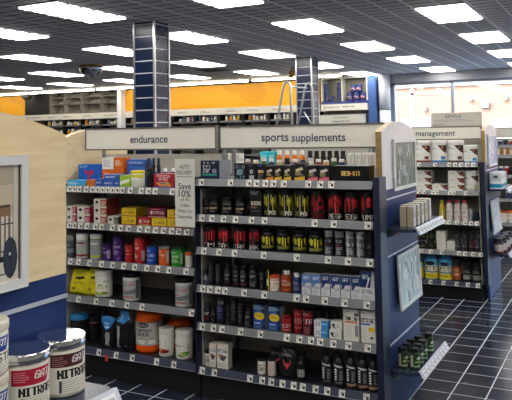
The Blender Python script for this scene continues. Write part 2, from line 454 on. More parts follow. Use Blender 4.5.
# far wall with window opening from x=-5.04 to the right
WX0 = -5.05; WZ0 = .45; WZ1 = 2.78
mb = MB().box(XL, WX0, YW, YW+.2, 0, ZC, WALLM).box(WX0, XR, YW, YW+.2, 0, WZ0, WALLM)
struct('wall_far', mb)
HEADM = mat('window_header_grey', '#9b9ca3', .6)
struct('trim_1', MB().box(WX0, XR, YW-.06, YW+.2, WZ1+.02, ZC, HEADM))
# street side wall on the right with shopfront glazing
struct('wall_right', MB().box(XR, XR+.2, YB, 11.0, .35, 2.8, WALLM).box(XR, XR+.2, YB, YW, 0, .35, WALLM).box(XR, XR+.2, YB, YW, 2.8, ZC, WALLM))
def glass_mat():
    m = bpy.data.materials.new('window_glass'); m.use_nodes = True; nt = m.node_tree; nt.nodes.clear()
    o = nt.nodes.new('ShaderNodeOutputMaterial'); t = nt.nodes.new('ShaderNodeBsdfTransparent'); g = nt.nodes.new('ShaderNodeBsdfGlossy')
    g.inputs['Roughness'].default_value = .02; t.inputs['Color'].default_value = (.95, .97, .97, 1)
    x = nt.nodes.new('ShaderNodeMixShader'); x.inputs[0].default_value = .05
    nt.links.new(t.outputs[0], x.inputs[1]); nt.links.new(g.outputs[0], x.inputs[2]); nt.links.new(x.outputs[0], o.inputs[0]); return m
GLASS = glass_mat()
FRM = mat('window_frame_grey', '#8a8f9c', .45)
xs = [WX0, -3.47, -1.9, -.3, 1.3, 2.9, XR]
for i in range(6):
    a, b = xs[i], xs[i+1]; w = struct('window_%d' % (i+1), MB().box(a+.03, b-.03, YW+.08, YW+.088, WZ0+.05, WZ1, GLASS))
    f = MB(); t = .03 if i else .20
    f.box(a, a+t, YW, YW+.12, WZ0, WZ1, FRM).box(b-.03, b, YW, YW+.12, WZ0, WZ1, FRM).box(a, b, YW, YW+.12, WZ0, WZ0+.05, FRM).box(a, b, YW, YW+.12, WZ1-.03, WZ1+.02, FRM)
    f.obj('window_frame', w)
ys = [11.0, 13.8, YW]
for i in range(2):
    a, b = ys[i], ys[i+1]; w = struct('window_%d' % (i+7), MB().box(XR+.08, XR+.088, a+.03, b-.03, .38, 2.78, GLASS))
    MB().box(XR+.02, XR+.14, a, a+.05, .35, 2.8, FRM).box(XR+.02, XR+.14, b-.05, b, .35, 2.8, FRM).obj('window_frame', w)
struct('trim_2', MB().box(XL+.4, -5.6, YW-.12, YW, ZC-.07, ZC, DARKST))

# ------------------------------------------------------------------ outside
def brick_mat():
    m = bpy.data.materials.new('sunlit_pink_stucco_blocks'); m.use_nodes = True; nt = m.node_tree; b = nt.nodes['Principled BSDF']
    tc = nt.nodes.new('ShaderNodeTexCoord'); mp = nt.nodes.new('ShaderNodeMapping'); mp.inputs['Rotation'].default_value = (pi/2, 0, 0)
    br = nt.nodes.new('ShaderNodeTexBrick'); br.inputs['Scale'].default_value = 2.5
    br.inputs['Color1'].default_value = (*lin('#94705f'), 1); br.inputs['Color2'].default_value = (*lin('#9b7867'), 1); br.inputs['Mortar'].default_value = (*lin('#a28576'), 1)
    br.inputs['Mortar Size'].default_value = .02
    nt.links.new(tc.outputs['Object'], mp.inputs[0]); nt.links.new(mp.outputs[0], br.inputs['Vector']); nt.links.new(br.outputs['Color'], b.inputs['Base Color'])
    b.inputs['Roughness'].default_value = .9; return m
GROUND = mat('pale_asphalt', '#9b9894', .9, noise=.08)
tag(MB().box(-40, 45, YW+.2, 60, -.25, -.12, GROUND).box(XR+.2, 45, -20, YW+.2, -.25, -.12, GROUND).obj('parking_lot'), kind='structure')
bld = empty('building', (0, 30, -.12), 'sunlit pinkish block building across the lot outside the far windows', 'building')
zt = atY(450, 86.5, 30).z
mb = MB().box(-30, 25, 0, 8, 0, zt+.12, brick_mat()); mb.obj('wall', bld)
MB().box(-30.1, 25.1, -.12, 8.1, zt+.12, zt+.28, mat('roof_flashing', '#7f8288', .6)).obj('roof_edge', bld)
for (a, b, c, d) in ((401, 412, 116, 125), (415, 431, 115, 126), (491, 530, 116, 130), (384, 398, 100, 120)):
    p = atY(a, c, 30); q = atY(b, d, 30)
    MB().box(p.x, q.x, -.06, .0, q.z-1.2, p.z, mat('pale_door', '#e8dcd2', .7)).obj('panel', bld)
p = atY(424, 91, 30); MB().box(p.x-.7, p.x+.7, -.05, 0, p.z-.05, p.z+.05, mat('faded_band', '#cfae9c', .8)).obj('vent', bld)
p = atY(412.5, 95, 30); MB().box(p.x-.08, p.x+.08, -.05, 0, -.0, p.z+.4, mat('faded_pipe', '#d2a795', .8)).obj('downpipe', bld)
for (a, c, r) in ((485.5, 101.5, .16), (471.5, 96.5, .07), (506.5, 95.5, .07), (426, 106.5, .07)):
    p = atY(a, c, 30); MB().box(p.x-r, p.x+r, -.2, 0, p.z-r, p.z+r, mat('lamp_housing', '#77706c', .5)).obj('wall_lamp', bld)

# ------------------------------------------------------------------ lights on the ceiling
def lamp_mat():
    m = bpy.data.materials.new('lit_louvred_diffuser'); m.use_nodes = True; nt = m.node_tree; b = nt.nodes['Principled BSDF']; L = nt.links
    tc = nt.nodes.new('ShaderNodeTexCoord'); w = nt.nodes.new('ShaderNodeTexWave'); w.bands_direction = 'Y'; w.inputs['Scale'].default_value = 1.55; w.inputs['Distortion'].default_value = .5
    L.new(tc.outputs['Object'], w.inputs['Vector']); r = nt.nodes.new('ShaderNodeMapRange'); r.inputs['From Min'].default_value = .12; r.inputs['From Max'].default_value = .45
    r.inputs['To Min'].default_value = .42; r.inputs['To Max'].default_value = LAMP
    L.new(w.outputs['Fac'], r.inputs['Value']); L.new(r.outputs['Result'], b.inputs['Emission Strength'])
    b.inputs['Emission Color'].default_value = (1, .975, .9, 1); b.inputs['Base Color'].default_value = (.8, .8, .8, 1); return m
LAMP = 8.0
LM = lamp_mat()
fm = MB(); a, b = CU/2-.012, CLY/2-.012
for q in ((-a, -a+.025, -b, b), (a-.025, a, -b, b), (-a, a, -b, -b+.025), (-a, a, b-.025, b)): fm.box(*q, -.012, 0, ALU)
fme = fm.mesh('frame'); dme = MB().box(-a+.025, a-.025, -b+.025, b-.025, -.026, 0, LM).mesh('diffuser')
n = 0
names = {}
for i in range(-3, 9):
    x = -1.76-3*CU*i
    for j in range(-4, 6):
        y = (6.02 if i < 3 else 6.66)+2*CLY*j
        if not (XL+.5 < x < XR-.5 and YB+.7 < y < YW-.75): continue
        p = (Vector((x, y, ZC))-CAM); dd = p.dot(fw); px = 256+F*p.dot(RT)/dd if dd > .1 else -999; py = CY-F*p.dot(UP)/dd if dd > .1 else -999
        vis = -15 < px < 530 and py > -12
        if not vis and (abs(x+2) > 5 or y > 9): continue
        o = link('ceiling_light', None, None, (x, y, ZC)); tag(o, None, 'ceiling light', 'fluorescent ceiling lights')
        link('frame', fme, o); link('diffuser', dme, o)
        names.setdefault(i, []).append((y, px, py, o, vis))
cn = {}
vis_cols = sorted([i for i in names if any(q[4] for q in names[i])])
ORD = ['first', 'second', 'third', 'fourth', 'fifth', 'sixth', 'seventh', 'eighth', 'ninth', 'tenth', 'eleventh', 'twelfth', 'thirteenth', 'fourteenth']
for i in names:
    vs = sorted([q for q in names[i] if q[4]])
    for k, q in enumerate(sorted(names[i])):
        if q[4]:
            q[3]['label'] = 'lit rectangular ceiling light, %s from the camera, %s row from the window side' % (['nearest', 'second', 'third', 'fourth', 'fifth', 'sixth'][vs.index(q)], ORD[vis_cols.index(i)])
        else: q[3]['label'] = 'lit rectangular ceiling light above the camera, outside the photo'
STL = mat('strip_tube_lit', '#fff6e0', emit=9)
for i, (a, b) in enumerate(((-18.4, -15.9), (-15.8, -13.3), (-13.2, -10.8), (-10.7, -8.3), (-8.2, -5.8))):
    o = empty('strip_light', ((a+b)/2, 15.55, ZC), 'slim lit strip light along the far wall ceiling, %s from the left' % ORD[i], 'strip light', 'strip lights along the far wall')
    w = b-a; MB().box(-w/2, w/2, -.05, .05, -.025, 0, ALU).obj('housing', o); MB().box(-w/2+.03, w/2-.03, -.035, .055, -.065, -.0255, STL).obj('tube', o)
# daylight: sky
wd = bpy.data.worlds.new('sky'); SC.world = wd; wd.use_nodes = True; nt = wd.node_tree; bg = nt.nodes['Background']
sk = nt.nodes.new('ShaderNodeTexSky'); sk.sky_type = 'NISHITA'; sk.sun_disc = False; sk.sun_elevation = radians(38); sk.sun_rotation = radians(200); sk.dust_density = 1.5
nt.links.new(sk.outputs[0], bg.inputs[0]); bg.inputs[1].default_value = .8
sd = bpy.data.lights.new('sun', 'SUN'); sd.energy = .7; sd.angle = radians(1.2); sd.color = (1, .95, .88)
so = bpy.data.objects.new('sun', sd); COL.objects.link(so); so.rotation_euler = Vector((-.25, -.75, .75)).to_track_quat('Z', 'Y').to_euler()

# ------------------------------------------------------------------ tiled columns
def column(px0, pxc, Y, label):
    x0 = atY(px0, 80, Y).x; x1 = x0+.33; w = x1-x0
    o = empty('tiled_column', (x0, Y, 0), label, 'column')
    MB().box(.012, w-.012, .012, w-.012, 0, ZC, NAVYT).obj('tile_cladding', o)
    mb = MB(); z = .1
    G = mat('pale_grout', '#c9ccd6', .5)
    while z < ZC-.03:
        mb.box(.009, w-.009, .009, w-.009, z-.006, z+.006, G); z += .152
    mb.obj('grout_line', o)
    for (a, b) in ((0, 0), (w-.026, 0), (0, w-.026), (w-.026, w-.026)): MB().box(a, a+.026, b, b+.026, 0, ZC, ALU).obj('corner_trim', o)
column(133, 156, 6.99, 'navy tiled square column with silver corners, nearer and on the left')
column(295.5, 311.5, 11.81, 'navy tiled square column with silver corners, farther one behind the ladder')

# ------------------------------------------------------------------ gondola pieces
YC = {0: .940, 1: 4.14, 2: 7.32, 3: 10.5}
TK = CV(9, 10, '#efece2').ops([('l', .1, .1, .9, .35, '#2b2b2b', 2, 3), ('r', .45, .45, .85, .8, '#3a3a3a'), ('l', .1, .5, .4, .9, '#777777', 2, 5)])
mb = MB(); mb.box(-.0145, .0145, 0, .0012, -.017, .017, P_PAPER, lin('#e8e5da')); cv_plane(mb, TK, (-.0145, -.0004, -.017), (.029, 0, 0), (0, 0, .034), P_PAPER); TKM = mb.mesh('price_ticket')
for v in TKM.vertices: v.co.x *= 1.2; v.co.z *= 1.1
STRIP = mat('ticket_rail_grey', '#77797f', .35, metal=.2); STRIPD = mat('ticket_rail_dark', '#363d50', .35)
def bay(name, label, x0, x1, yc, shelves, side=-1, ticks=None, pw=.03, back=1.38, kick=.12, depthy=.46, inner=BEIGE):
    """one shelving bay, shelves: list of (z_top_of_rail, dark?)"""
    o = empty(name, ((x0+x1)/2, yc, 0), label, 'shelving', 'shelving bays'); cx = (x0+x1)/2; w = x1-x0
    mb = MB(); mb.box(-w/2+.018, w/2-.018, -.012, .0, kick, back, PANELM)
    mb.obj('back_panel', o)
    MB().box(-w/2, w/2, -.41, 0, 0, kick+.03, BLACKM).obj('base', o)
    yf = -depthy
    for sx in (-1, 1):
        a = sx*w/2; MB().box(a, a-sx*.008, -.40, -.012, kick+.02, min(back-.06, 1.262), inner).obj('side_panel', o)
        MB().box(a-sx*.019, a-sx*.045, -.03, -.0125, kick, 1.499, STEEL).obj('upright', o)
    for k, (z, dk) in enumerate(shelves):
        mb = MB(); mb.box(-w/2+.009, w/2-.009, yf+.02, -.013, z-.032, z-.008, DECK)
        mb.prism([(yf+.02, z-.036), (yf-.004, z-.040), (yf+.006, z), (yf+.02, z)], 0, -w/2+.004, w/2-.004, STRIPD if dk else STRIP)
        mb.box(-w/2+.004, w/2-.004, yf-.0065, yf+.002, z-.043, z-.039, ALU)
        s = mb.obj('shelf', o)
        for px in (ticks[k] if ticks else ()):
            p = atY(px, 200, yc+yf-.004); t = link('price_ticket', TKM, s, (p.x-cx, yf-.0035, z-.02)); t.rotation_euler = (radians(-14), 0, 0)
    return o
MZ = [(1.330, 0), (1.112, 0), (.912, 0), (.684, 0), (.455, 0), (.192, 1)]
MT = [[201.5, 230.5, 249, 256.5, 265.5, 273.5, 284, 308.5, 320.5, 331.5], [201.5, 211.5, 223, 235, 251, 264, 314, 333, 367],
 [203, 218, 233.5, 262.5, 295.5, 326.5, 346.5, 368], [201.5, 208.5, 216.5, 223.5, 242.5, 262.5, 294.5, 304, 322.5, 342, 364],
 [200.5, 211.5, 220, 238.5, 258, 284, 296.5, 308, 317, 330, 345, 364], [200, 212, 247, 259, 268, 279, 290, 299, 311.5, 323, 337.5, 361.5]]
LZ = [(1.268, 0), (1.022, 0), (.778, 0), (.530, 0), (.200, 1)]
LT = [[69, 74, 79, 86, 92, 97, 102, 107, 112, 117, 122, 130, 141, 148, 155, 172], [69, 74, 80, 86.5, 95, 101, 112, 120, 128, 139, 147, 155, 163, 171, 178, 186],
 [70, 78, 89, 101, 112, 123, 134, 146, 157, 168, 185], [78, 95.5, 111, 126, 141, 190], [98, 115, 131, 155, 172]]
G1R = bay('shelving_bay', 'grey shelving bay with six shelves under the sports supplements sign', -2.349, -1.208, YC[1], MZ, ticks=MT)
G1L = bay('shelving_bay', 'grey shelving bay with five shelves under the endurance sign', -3.46, -2.359, YC[1], LZ, ticks=LT, back=1.47)
sh_ = [o for o in G1L.children if o.name.startswith('shelf')][-1]; p = atY(106.5, 358, YC[1]-.467)
t_ = MB().box(-.012, .012, 0, .0015, -.02, .022, mat('red_tag', '#c23a30', .5)).obj('red_tag', sh_, (p.x-G1L.location.x, -.4685, p.z)); t_['label'] = 'small red hanging tag'
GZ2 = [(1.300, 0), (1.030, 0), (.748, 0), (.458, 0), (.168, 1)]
GT2 = [[420, 436, 450, 456, 462, 468, 474], [419, 424, 433, 437, 450, 454, 466], [443, 448, 456, 464, 470, 476], [420, 429, 440, 457, 463, 471, 479], [428, 441, 454, 465, 475]]
G2R = bay('shelving_bay', 'grey shelving bay of the second gondola under the management sign', -2.38, -1.215, YC[2], GZ2, ticks=GT2, back=1.50)
bay('shelving_bay', 'grey shelving bay of the second gondola, mostly hidden behind the sports bay', -3.6, -2.385, YC[2], GZ2, back=1.50)
GZ3 = [(1.41, 0), (1.272, 0), (1.0, 0), (.68, 0), (.35, 0), (.14, 1)]
bay('shelving_bay', 'distant shelving bay at the right edge behind the second gondola', -2.38, -1.215, YC[3], GZ3, back=1.49)
bay('shelving_bay', 'distant shelving bay left of the one at the right edge', -3.6, -2.385, YC[3], GZ3, back=1.49)
# rear side of the middle gondola: shallow top shelf with stock peeping over
for (x0, x1, lb) in ((-2.349, -1.226, 'rear shelving bay of the middle gondola behind the sports supplements sign'), (-3.46, -2.359, 'rear shelving bay of the middle gondola behind the endurance sign')):
    o = empty('shelving_bay', ((x0+x1)/2, YC[1]+.012, 0), lb, 'shelving', 'shelving bays'); w = x1-x0
    MB().box(-w/2, w/2, 0, .40, 0, .15, BLACKM).obj('base', o)
    for z in (.2, .5, .8, 1.08, 1.335): MB().box(-w/2+.009, w/2-.009, .001, .45, z-.03, z-.008, DECK).box(-w/2+.004, w/2-.004, .45, .456, z-.036, z, STRIP).obj('shelf', o)

def header(x0, x1, y, z0, z1, text, tw, th, tx, label):
    o = empty('header_sign', ((x0+x1)/2, y, z0), label, 'sign', None); w = x1-x0; h = z1-z0
    MB().box(-w/2+.008, w/2-.008, -.008, .008, .008, h-.008, SIGNM).obj('board', o)
    f = MB().box(-w/2, w/2, -.012, .012, 0, .01, SIGNF).box(-w/2, w/2, -.012, .012, h-.01, h, SIGNF).box(-w/2, -w/2+.01, -.012, .012, 0.01, h-.01, SIGNF).box(w/2-.01, w/2, -.012, .012, .01, h-.01, SIGNF)
    f.obj('frame', o)
    wd_ = text.split(' ') if text else []; n = len(text); a = tx-tw/2
    for q, t in enumerate(wd_):
        ww = tw*(len(t)/n if len(wd_) == 1 else (.335, .625)[q]); desc = .0022 if any(ch in 'pgqy' for ch in t) else 0
        dz = -.008 if any(ch in 'pgqy' for ch in t) else .004
        text_obj('lettering', t, ww, None, INK, o, ((a+ww/2 if q == 0 else tx+tw/2-ww/2)-(x0+x1)/2, -.0085, h*.46+dz))
    return o
yh = 3.96
def tx(px0, px1, Y): a = atY(px0, 140, Y).x; b = atY(px1, 140, Y).x; return (a+b)/2, b-a
c, w = tx(131, 168.5, yh); header(-3.462, -2.352, yh, 1.502, 1.660, 'endurance', w, None, c, 'long grey header sign reading endurance above the left bay')
c, w = tx(262, 346, yh); header(-2.330, -1.222, yh, 1.505, 1.655, 'sports supplements', w, None, c, 'long grey header sign reading sports supplements above the right bay')
Y = YC[2]-.06; xa = -2.42; c, w = tx(416.5, 455.5, Y)
header(xa, -1.235, Y, 1.515, 1.652, 'management', w, None, c, 'grey header sign ending in the word management on the second gondola')
header(-3.6, -2.425, Y, 1.515, 1.652, '', 0, 0, 0, 'plain header board hidden behind the sports supplements sign')
header(-2.4, -1.235, YC[3]-.06, 1.50, 1.648, '', 0, 0, 0, 'plain grey header board at the right edge beyond the second gondola')
# the smaller board clipped on top
o = empty('topper_sign', ((atY(431.5, 113, Y).x+atY(481.8, 113, Y).x)/2, Y-.005, 1.652), 'small grey sign reading KETO 110 standing on the management header', 'sign')
w = atY(481.8, 113, Y).x-atY(431.5, 113, Y).x
MB().box(-w/2, w/2, -.008, .008, 0, .138, mat('topper_grey', '#c4bfb6', .5)).obj('board', o)
text_obj('lettering', 'KETO110', .155, .03, INK, o, (-.03, -.009, .098))
mb = MB(); cv = CV(120, 12, '#c4bfb6').ops([('l', .05, .0, .95, .5, '#5c5a58', 3, 4), ('l', .02, .7, .35, 1, '#5c5a58', 3, 8)]); cv_plane(mb, cv, (-w/2+.01, -.0095, .012), (w-.02, 0, 0), (0, 0, .055), P_PAPER); mb.obj('small_print', o)

# ------------------------------------------------------------------ gondola end panels
def arch_pts(hw, zs, zt, n=14, z0=1.27):
    pts = [(-hw, z0), (hw, z0)]
    R = (hw*hw+(zt-zs)**2)/(2*(zt-zs)) if zt > zs else 1
    for i in range(n+1):
        a = hw-2*hw*i/n
        pts.append((a, zt-R+math.sqrt(max(0, R*R-a*a))))
    return pts
def end_panel(yc, X, label, white=True, dirx=1, zt=1.662, zs=1.60, hw=.35):
    o = empty('gondola_end', (X, yc, 0), label, 'end panel'); d = -.020*dirx
    mb = MB(); mb.prism(arch_pts(hw, zs, zt), 0, -.035*dirx, -.001*dirx, WOODE if white else WOOD); mb.obj('arched_board', o)
    if white:
        mb = MB(); mb.prism(arch_pts(hw-.002, zs, zt-.002, z0=1.272), 0, -.001*dirx, .001*dirx, WHITEM); mb.obj('white_facing', o)
    zz = [0, .41, .898, 1.218, 1.27]
    for a, b in zip(zz, zz[1:]):
        MB().box(d, 0, -hw, hw, a+.004, b-.004 if b < 1.26 else b, NAVY).obj('navy_board', o)
    for z in zz[1:-1]: MB().box(d, .004*dirx, -hw, hw, z-.0045, z+.0045, mat('pale_metal_strip', '#c3cad8', .3, metal=.2)).obj('metal_strip', o)
    return o
end_panel(YC[1], -1.187, 'arched white and navy end panel of the middle gondola')
end_panel(YC[2], -1.16, 'arched white and navy end panel of the second gondola at right')
end_panel(YC[0], -1.19, 'maple and navy end panel close to the camera at the left edge', white=False, hw=.35)
end_panel(YC[1], -3.50, 'maple end panel at the far left end of the middle gondola', white=False)
DN = mat('deep_navy_post', '#141c38', .4)
def navy_post(bay_, x, yc, zt):
    cx = bay_.location.x
    MB().box(x-.018-cx, x+.018-cx, -.475, -.352, .15, zt, DN).obj('side_upright', bay_)
navy_post(G1R, -1.185, YC[1], 1.352); navy_post(G2R, -1.168, YC[2], 1.305)
MB().box(-2.3565-G1R.location.x, -2.3495-G1R.location.x, -.46, -.03, .15, 1.34, DN).obj('divider', G1R)

FRAMEM = mat('silver_frame', '#dcdde0', .35)
def picture(yc, X, y0, y1, z0, z1, art, label, lean=0, gap=.008, t=.012, fw_=.020, frm=None, cell=.0045, cellx=None):
    o = empty('picture_frame', (X+gap, yc, z0), label, 'framed poster'); a, b = y0-yc, y1-yc; h = z1-z0; frm = frm or FRAMEM
    f = MB().box(0, t, a, b, 0, fw_, frm).box(0, t, a, b, h-fw_, h, frm).box(0, t, a, a+fw_, fw_, h-fw_, frm).box(0, t, b-fw_, b, fw_, h-fw_, frm)
    f.obj('frame', o)
    mb = MB(); w2 = b-a-2*fw_; hh = h-2*fw_; cv = CV(w2/(cellx or cell), hh/cell, art[0]).ops(art[1:])
    mb.box(0, t*.45, a+fw_, b-fw_, fw_, h-fw_, P_GLASS, lin('#555555')); cv_plane(mb, cv, (t*.5, a+fw_, fw_), (0, w2, 0), (0, 0, hh), P_GLASS); mb.obj('print', o)
    MB().box(-gap+.0055, 0, a+.04, b-.04, .04, h-.04, BLACKM).obj('mount', o)
    if lean: o.rotation_euler = (0, -lean, 0); o.location.x += lean*h
    return o
def reflection_streaks(seed, base, cols, n=60):  # random strokes painted as outdoor reflections in the picture glass
    rg = random.Random(seed); L = [base]
    for _ in range(n):
        x = rg.uniform(0, .97); y = rg.uniform(0, .8); L.append(('r', x, y, x+rg.uniform(.02, .07), y+rg.uniform(.08, .35), rg.choice(cols)))
    return L
picture(YC[1], -1.19, 3.98, 4.46, 1.255, 1.555, reflection_streaks(3, '#4f6c62', ['#a9bcb8', '#3f5f4e', '#2c4a50', '#6c90a8', '#87a08c', '#4c6a3d', '#1f3a44', '#37563c']), 'silver framed poster with painted green reflections on the white arch of the middle gondola')
picture(YC[1], -1.187, 3.985, 4.45, .57, .885, reflection_streaks(5, '#b9cdd0', ['#eef5f6', '#8aa6ae', '#d5e3e4', '#6f8b93', '#ffffff', '#a7bfc2']), 'silver framed poster with painted pale reflections leaning off the navy middle end panel', lean=.05)
picture(YC[2], -1.16, 7.07, 7.56, 1.25, 1.565, reflection_streaks(7, '#9fb6d8', ['#e8f0fa', '#5a78b8', '#c8d8f0', '#7a98c8']), 'white framed blue poster on the arch of the second gondola', frm=WHITEM)
picture(YC[2], -1.16, 7.07, 7.56, .60, .92, reflection_streaks(9, '#dfe7f2', ['#ffffff', '#b9c8de', '#eef3fa']), 'pale framed poster low on the end panel of the second gondola', lean=.08)
# gym picture on the near end panel
gq = [('r', -9, 0, 1, .17, '#b0a592'), ('l', -9, .02, .9, .15, '#8e8576', 4, 2), ('r', -9, .17, 1, .34, '#c5b9a4'), ('r', -9, .34, .5, .46, '#84654c'), ('r', -9, .34, .45, .36, '#4b3d33'), ('r', -9, .46, .7, .80, '#6e6256')]
for i in range(-30, 3):
    x = .02+i*.23; gq += [('r', x, .44, x+.17, .78, '#d8d0c4'), ('r', x+.12, .44, x+.17, .78, '#8d8479'), ('r', x, .50, x+.17, .515, '#2a2623'), ('r', x, .73, x+.17, .745, '#2a2623')]
gq += [('r', -9, .78, .7, .83, '#1f1d1d'), ('r', -9, .83, .92, 1, '#cfcabf'), ('r', -9, .93, .5, .94, '#4a4643'), ('r', .62, 0, .90, .86, '#cbc6ba'), ('r', .62, 0, .65, .86, '#8c867c'), ('r', .92, 0, 1, 1, '#15151a'),  # last black strip paints the shadow inside the frame
 ('c', .48, .80, .38, .175, '#1b1e26'), ('c', .47, .80, .35, .162, '#343c4a'), ('r', .42, .76, .52, .79, '#c9c9c9'), ('c', .47, .80, .07, .025, '#1c1e22')]
gx = lambda v: .897+.103*v
gym = ['#b8aa98']+[(o[0], gx(o[1]), o[2], gx(o[3]), *o[4:]) if o[0] != 'c' else ('c', gx(o[1]), o[2], o[3]*.103, *o[4:]) for o in gq]
picture(YC[0], -1.19, .60, 1.150, 1.268, 1.556, gym, 'silver framed gym photograph of weights on the near maple end panel', cell=.003, cellx=.0014)

def end_shelf(yc, X, z, label, hw=.33, d=.165, ts=1):
    o = empty('end_shelf', (X, yc, z), label, 'shelf')
    r = .05; pts = [(0, -hw), (d-r, -hw)]+[(d-r+r*sin(a), -hw+r-r*cos(a)) for a in (.4, .8, 1.2)]+[(d, -hw+r)]+[(d, hw-r)]+[(d-r+r*cos(a), hw-r+r*sin(a)) for a in (.4, .8, 1.2)]+[(d-r, hw), (0, hw)]
    MB().prism(pts, 2, -.018, 0, mat('end_shelf_steel', '#2a3348', .25)).obj('tray', o)
    mb = MB(); mb.prism([(d-.004, .008), (d+.004, .010), (d+.026, -.030), (d+.02, -.032)], 1, -hw+.02, hw-.02, mat('clear_ticket_rail', '#c9cede', .25)); rail = mb.obj('ticket_rail', o)
    for i in range(9):
        y = -hw+.06+i*(2*hw-.12)/8; mb = MB(); R = Vector((d+.0165, 0, -.010))
        u = Vector((.022, 0, -.040)).normalized(); nn = Vector((u.z*-1, 0, u.x)) 
        a = R+nn*.0035
        mb.face([a+Vector((0, y-.022, 0))+u*.016, a+Vector((0, y+.022, 0))+u*.016, a+Vector((0, y+.022, 0))-u*.016, a+Vector((0, y-.022, 0))-u*.016], P_PAPER, lin('#e9ebf0')); 
        mb.face([a+Vector((.0006, y-.012, 0))+u*.006, a+Vector((.0006, y+.016, 0))+u*.006, a+Vector((.0006, y+.016, 0))-u*.008, a+Vector((.0006, y-.012, 0))-u*.008], P_PAPER, lin('#b9bcc8')); mb.obj('price_ticket', rail)
    for y in (-hw+.04, hw-.04): MB().prism([(0, -.018), (.09, -.018), (0, -.06)], 1, y-.003, y+.003, ALU).obj('bracket', o)
    return o
end_shelf(YC[1], -1.186, 1.062, 'dark steel end shelf holding white cartons on the middle gondola')
end_shelf(YC[1], -1.186, .288, 'dark steel end shelf holding green bottles low on the middle gondola')
end_shelf(YC[2], -1.156, 1.042, 'end shelf holding blue and white cartons on the second gondola')
end_shelf(YC[2], -1.156, .428, 'end shelf holding dark lidded jars on the second gondola')
end_shelf(YC[0], -1.186, 1.030, 'near end shelf under the large white tubs', hw=.335, d=.17)

# ================================================================== THE STOCK
W = '#e6e3da'; BK = '#15161b'; NV = '#1c2b57'
# --- kinds
kind('flex_maroon', 'tub', 'supplement_tub', 'tub', 'large white tub with chrome lid and maroon label', '#e8e4d8', '#c0c0c0', '#e8e4d8', [
 ('r', .22, .04, 1, .36, '#4a1d22'), ('p', [(.78, .04), (.9, .04), (.84, .36), (.7, .36)], '#f0eee8'), ('p', [(.9, .04), (.97, .04), (.95, .36), (.86, .36)], '#2a2f52'), ('b', 'GAT', .5, .09, .72, .27, '#f0eee8', 4, .014),
 ('l', .25, .1, .46, .32, '#b98a8a', 4, 3), ('b', 'NITRAFLEX', .31, .42, 1.0, .63, '#17181d', 0, .028), ('l', .34, .68, .95, .98, '#3c3a3a', 4, 6), ('r', .34, .68, .37, .98, '#3c3a3a'), ('l', .02, .1, .15, .95, '#8a877f', 3, 9)],
 cell=.0011, chrome=True, lidr=1.02, lz=(.07, .78), arc=pi*1.0)
kind('flex_red', 'tub', 'supplement_tub', 'tub', 'large white tub with chrome lid and red label', '#e8e4d8', '#c0c0c0', '#e8e4d8', [
 ('r', .22, .04, 1, .40, '#b51d3a'), ('p', [(.78, .04), (.9, .04), (.84, .40), (.7, .40)], '#f0eee8'), ('p', [(.9, .04), (.97, .04), (.95, .40), (.86, .40)], '#2a2f52'), ('b', 'GAT', .5, .1, .72, .28, '#f0eee8', 4, .014),
 ('l', .25, .1, .46, .36, '#e0a0a8', 4, 3), ('b', 'NITRAFLEX', .31, .45, 1.0, .66, '#17181d', 0, .028), ('l', .34, .70, .95, .98, '#3c3a3a', 4, 6), ('r', .34, .70, .37, .98, '#3c3a3a'), ('l', .02, .1, .15, .95, '#8a877f', 3, 9)],
 cell=.0011, chrome=True, lidr=1.02, lz=(.07, .78), arc=pi*1.0)
kind('stack_blue', 'tub', 'supplement_tub', 'tub', 'large ivory lidded tub with blue label', '#e8e4d8', '#d8d1bf', '#e8e4d8', [
 ('r', .1, .04, 1, .42, '#1f3f9a'), ('p', [(.84, .04), (.93, .04), (.86, .42), (.76, .42)], '#f0eee8'), ('b', 'GAT', .52, .1, .74, .3, '#f0eee8', 4, .014), ('b', 'STRO', .58, .48, .98, .72, '#17181d'), ('l', .3, .78, .97, .98, '#3c3a3a', 4, 6)],
 cell=.0013, lz=(.07, .76), arc=pi*1.0)
# top shelf, sports bay
kind('perf_box', 'box', 'supplement_carton', 'box', 'wide navy carton with teal band', '#1a2140', lab='#171f3d', side='#8b8f98', art=[('t', 'NUTRITION', .15, .06, .75, .16, '#b9bfd0'), ('t', "MEN'S", .1, .24, .5, .42, '#e4e6ee'), ('t', 'SPORT MEN', .1, .46, .86, .64, '#e4e6ee'), ('r', .08, .7, .86, .79, '#3fa79c'), ('r', 0, .84, 1, .86, '#30406a')])
kind('teal_pouch', 'box', 'supplement_carton', 'box', 'black carton with teal print', BK, lab='#11151c', art=[('t', 'IIIIII', .1, .12, .9, .28, '#b9bfc8'), ('r', .2, .34, .8, .7, '#2c5560'), ('l', .2, .36, .8, .7, '#9ed0d4', 2, 2), ('t', 'LIT', .15, .74, .9, .92, '#7fb6c4')], d=.1)
kind('dot_box', 'box', 'supplement_carton', 'box', 'black carton with white figures', BK, art=[('l', .1, .05, .9, .15, '#4a58a0', 2, 4), ('r', .25, .35, .75, .6, '#565a66'), ('t', '8', .35, .36, .65, .6, '#f2f2f2'), ('r', .2, .72, .8, .95, '#c9c9d4'), ('l', .2, .74, .8, .95, '#2b2b40', 2, 7)], d=.08)
kind('gold_line', 'box', 'supplement_carton', 'box', 'black carton with tan band', BK, art=[('l', .1, .05, .9, .15, '#4a58a0', 2, 4), ('r', .15, .38, .85, .54, '#c9a578'), ('l', .15, .62, .85, .9, '#77706a', 2, 7)], d=.08)
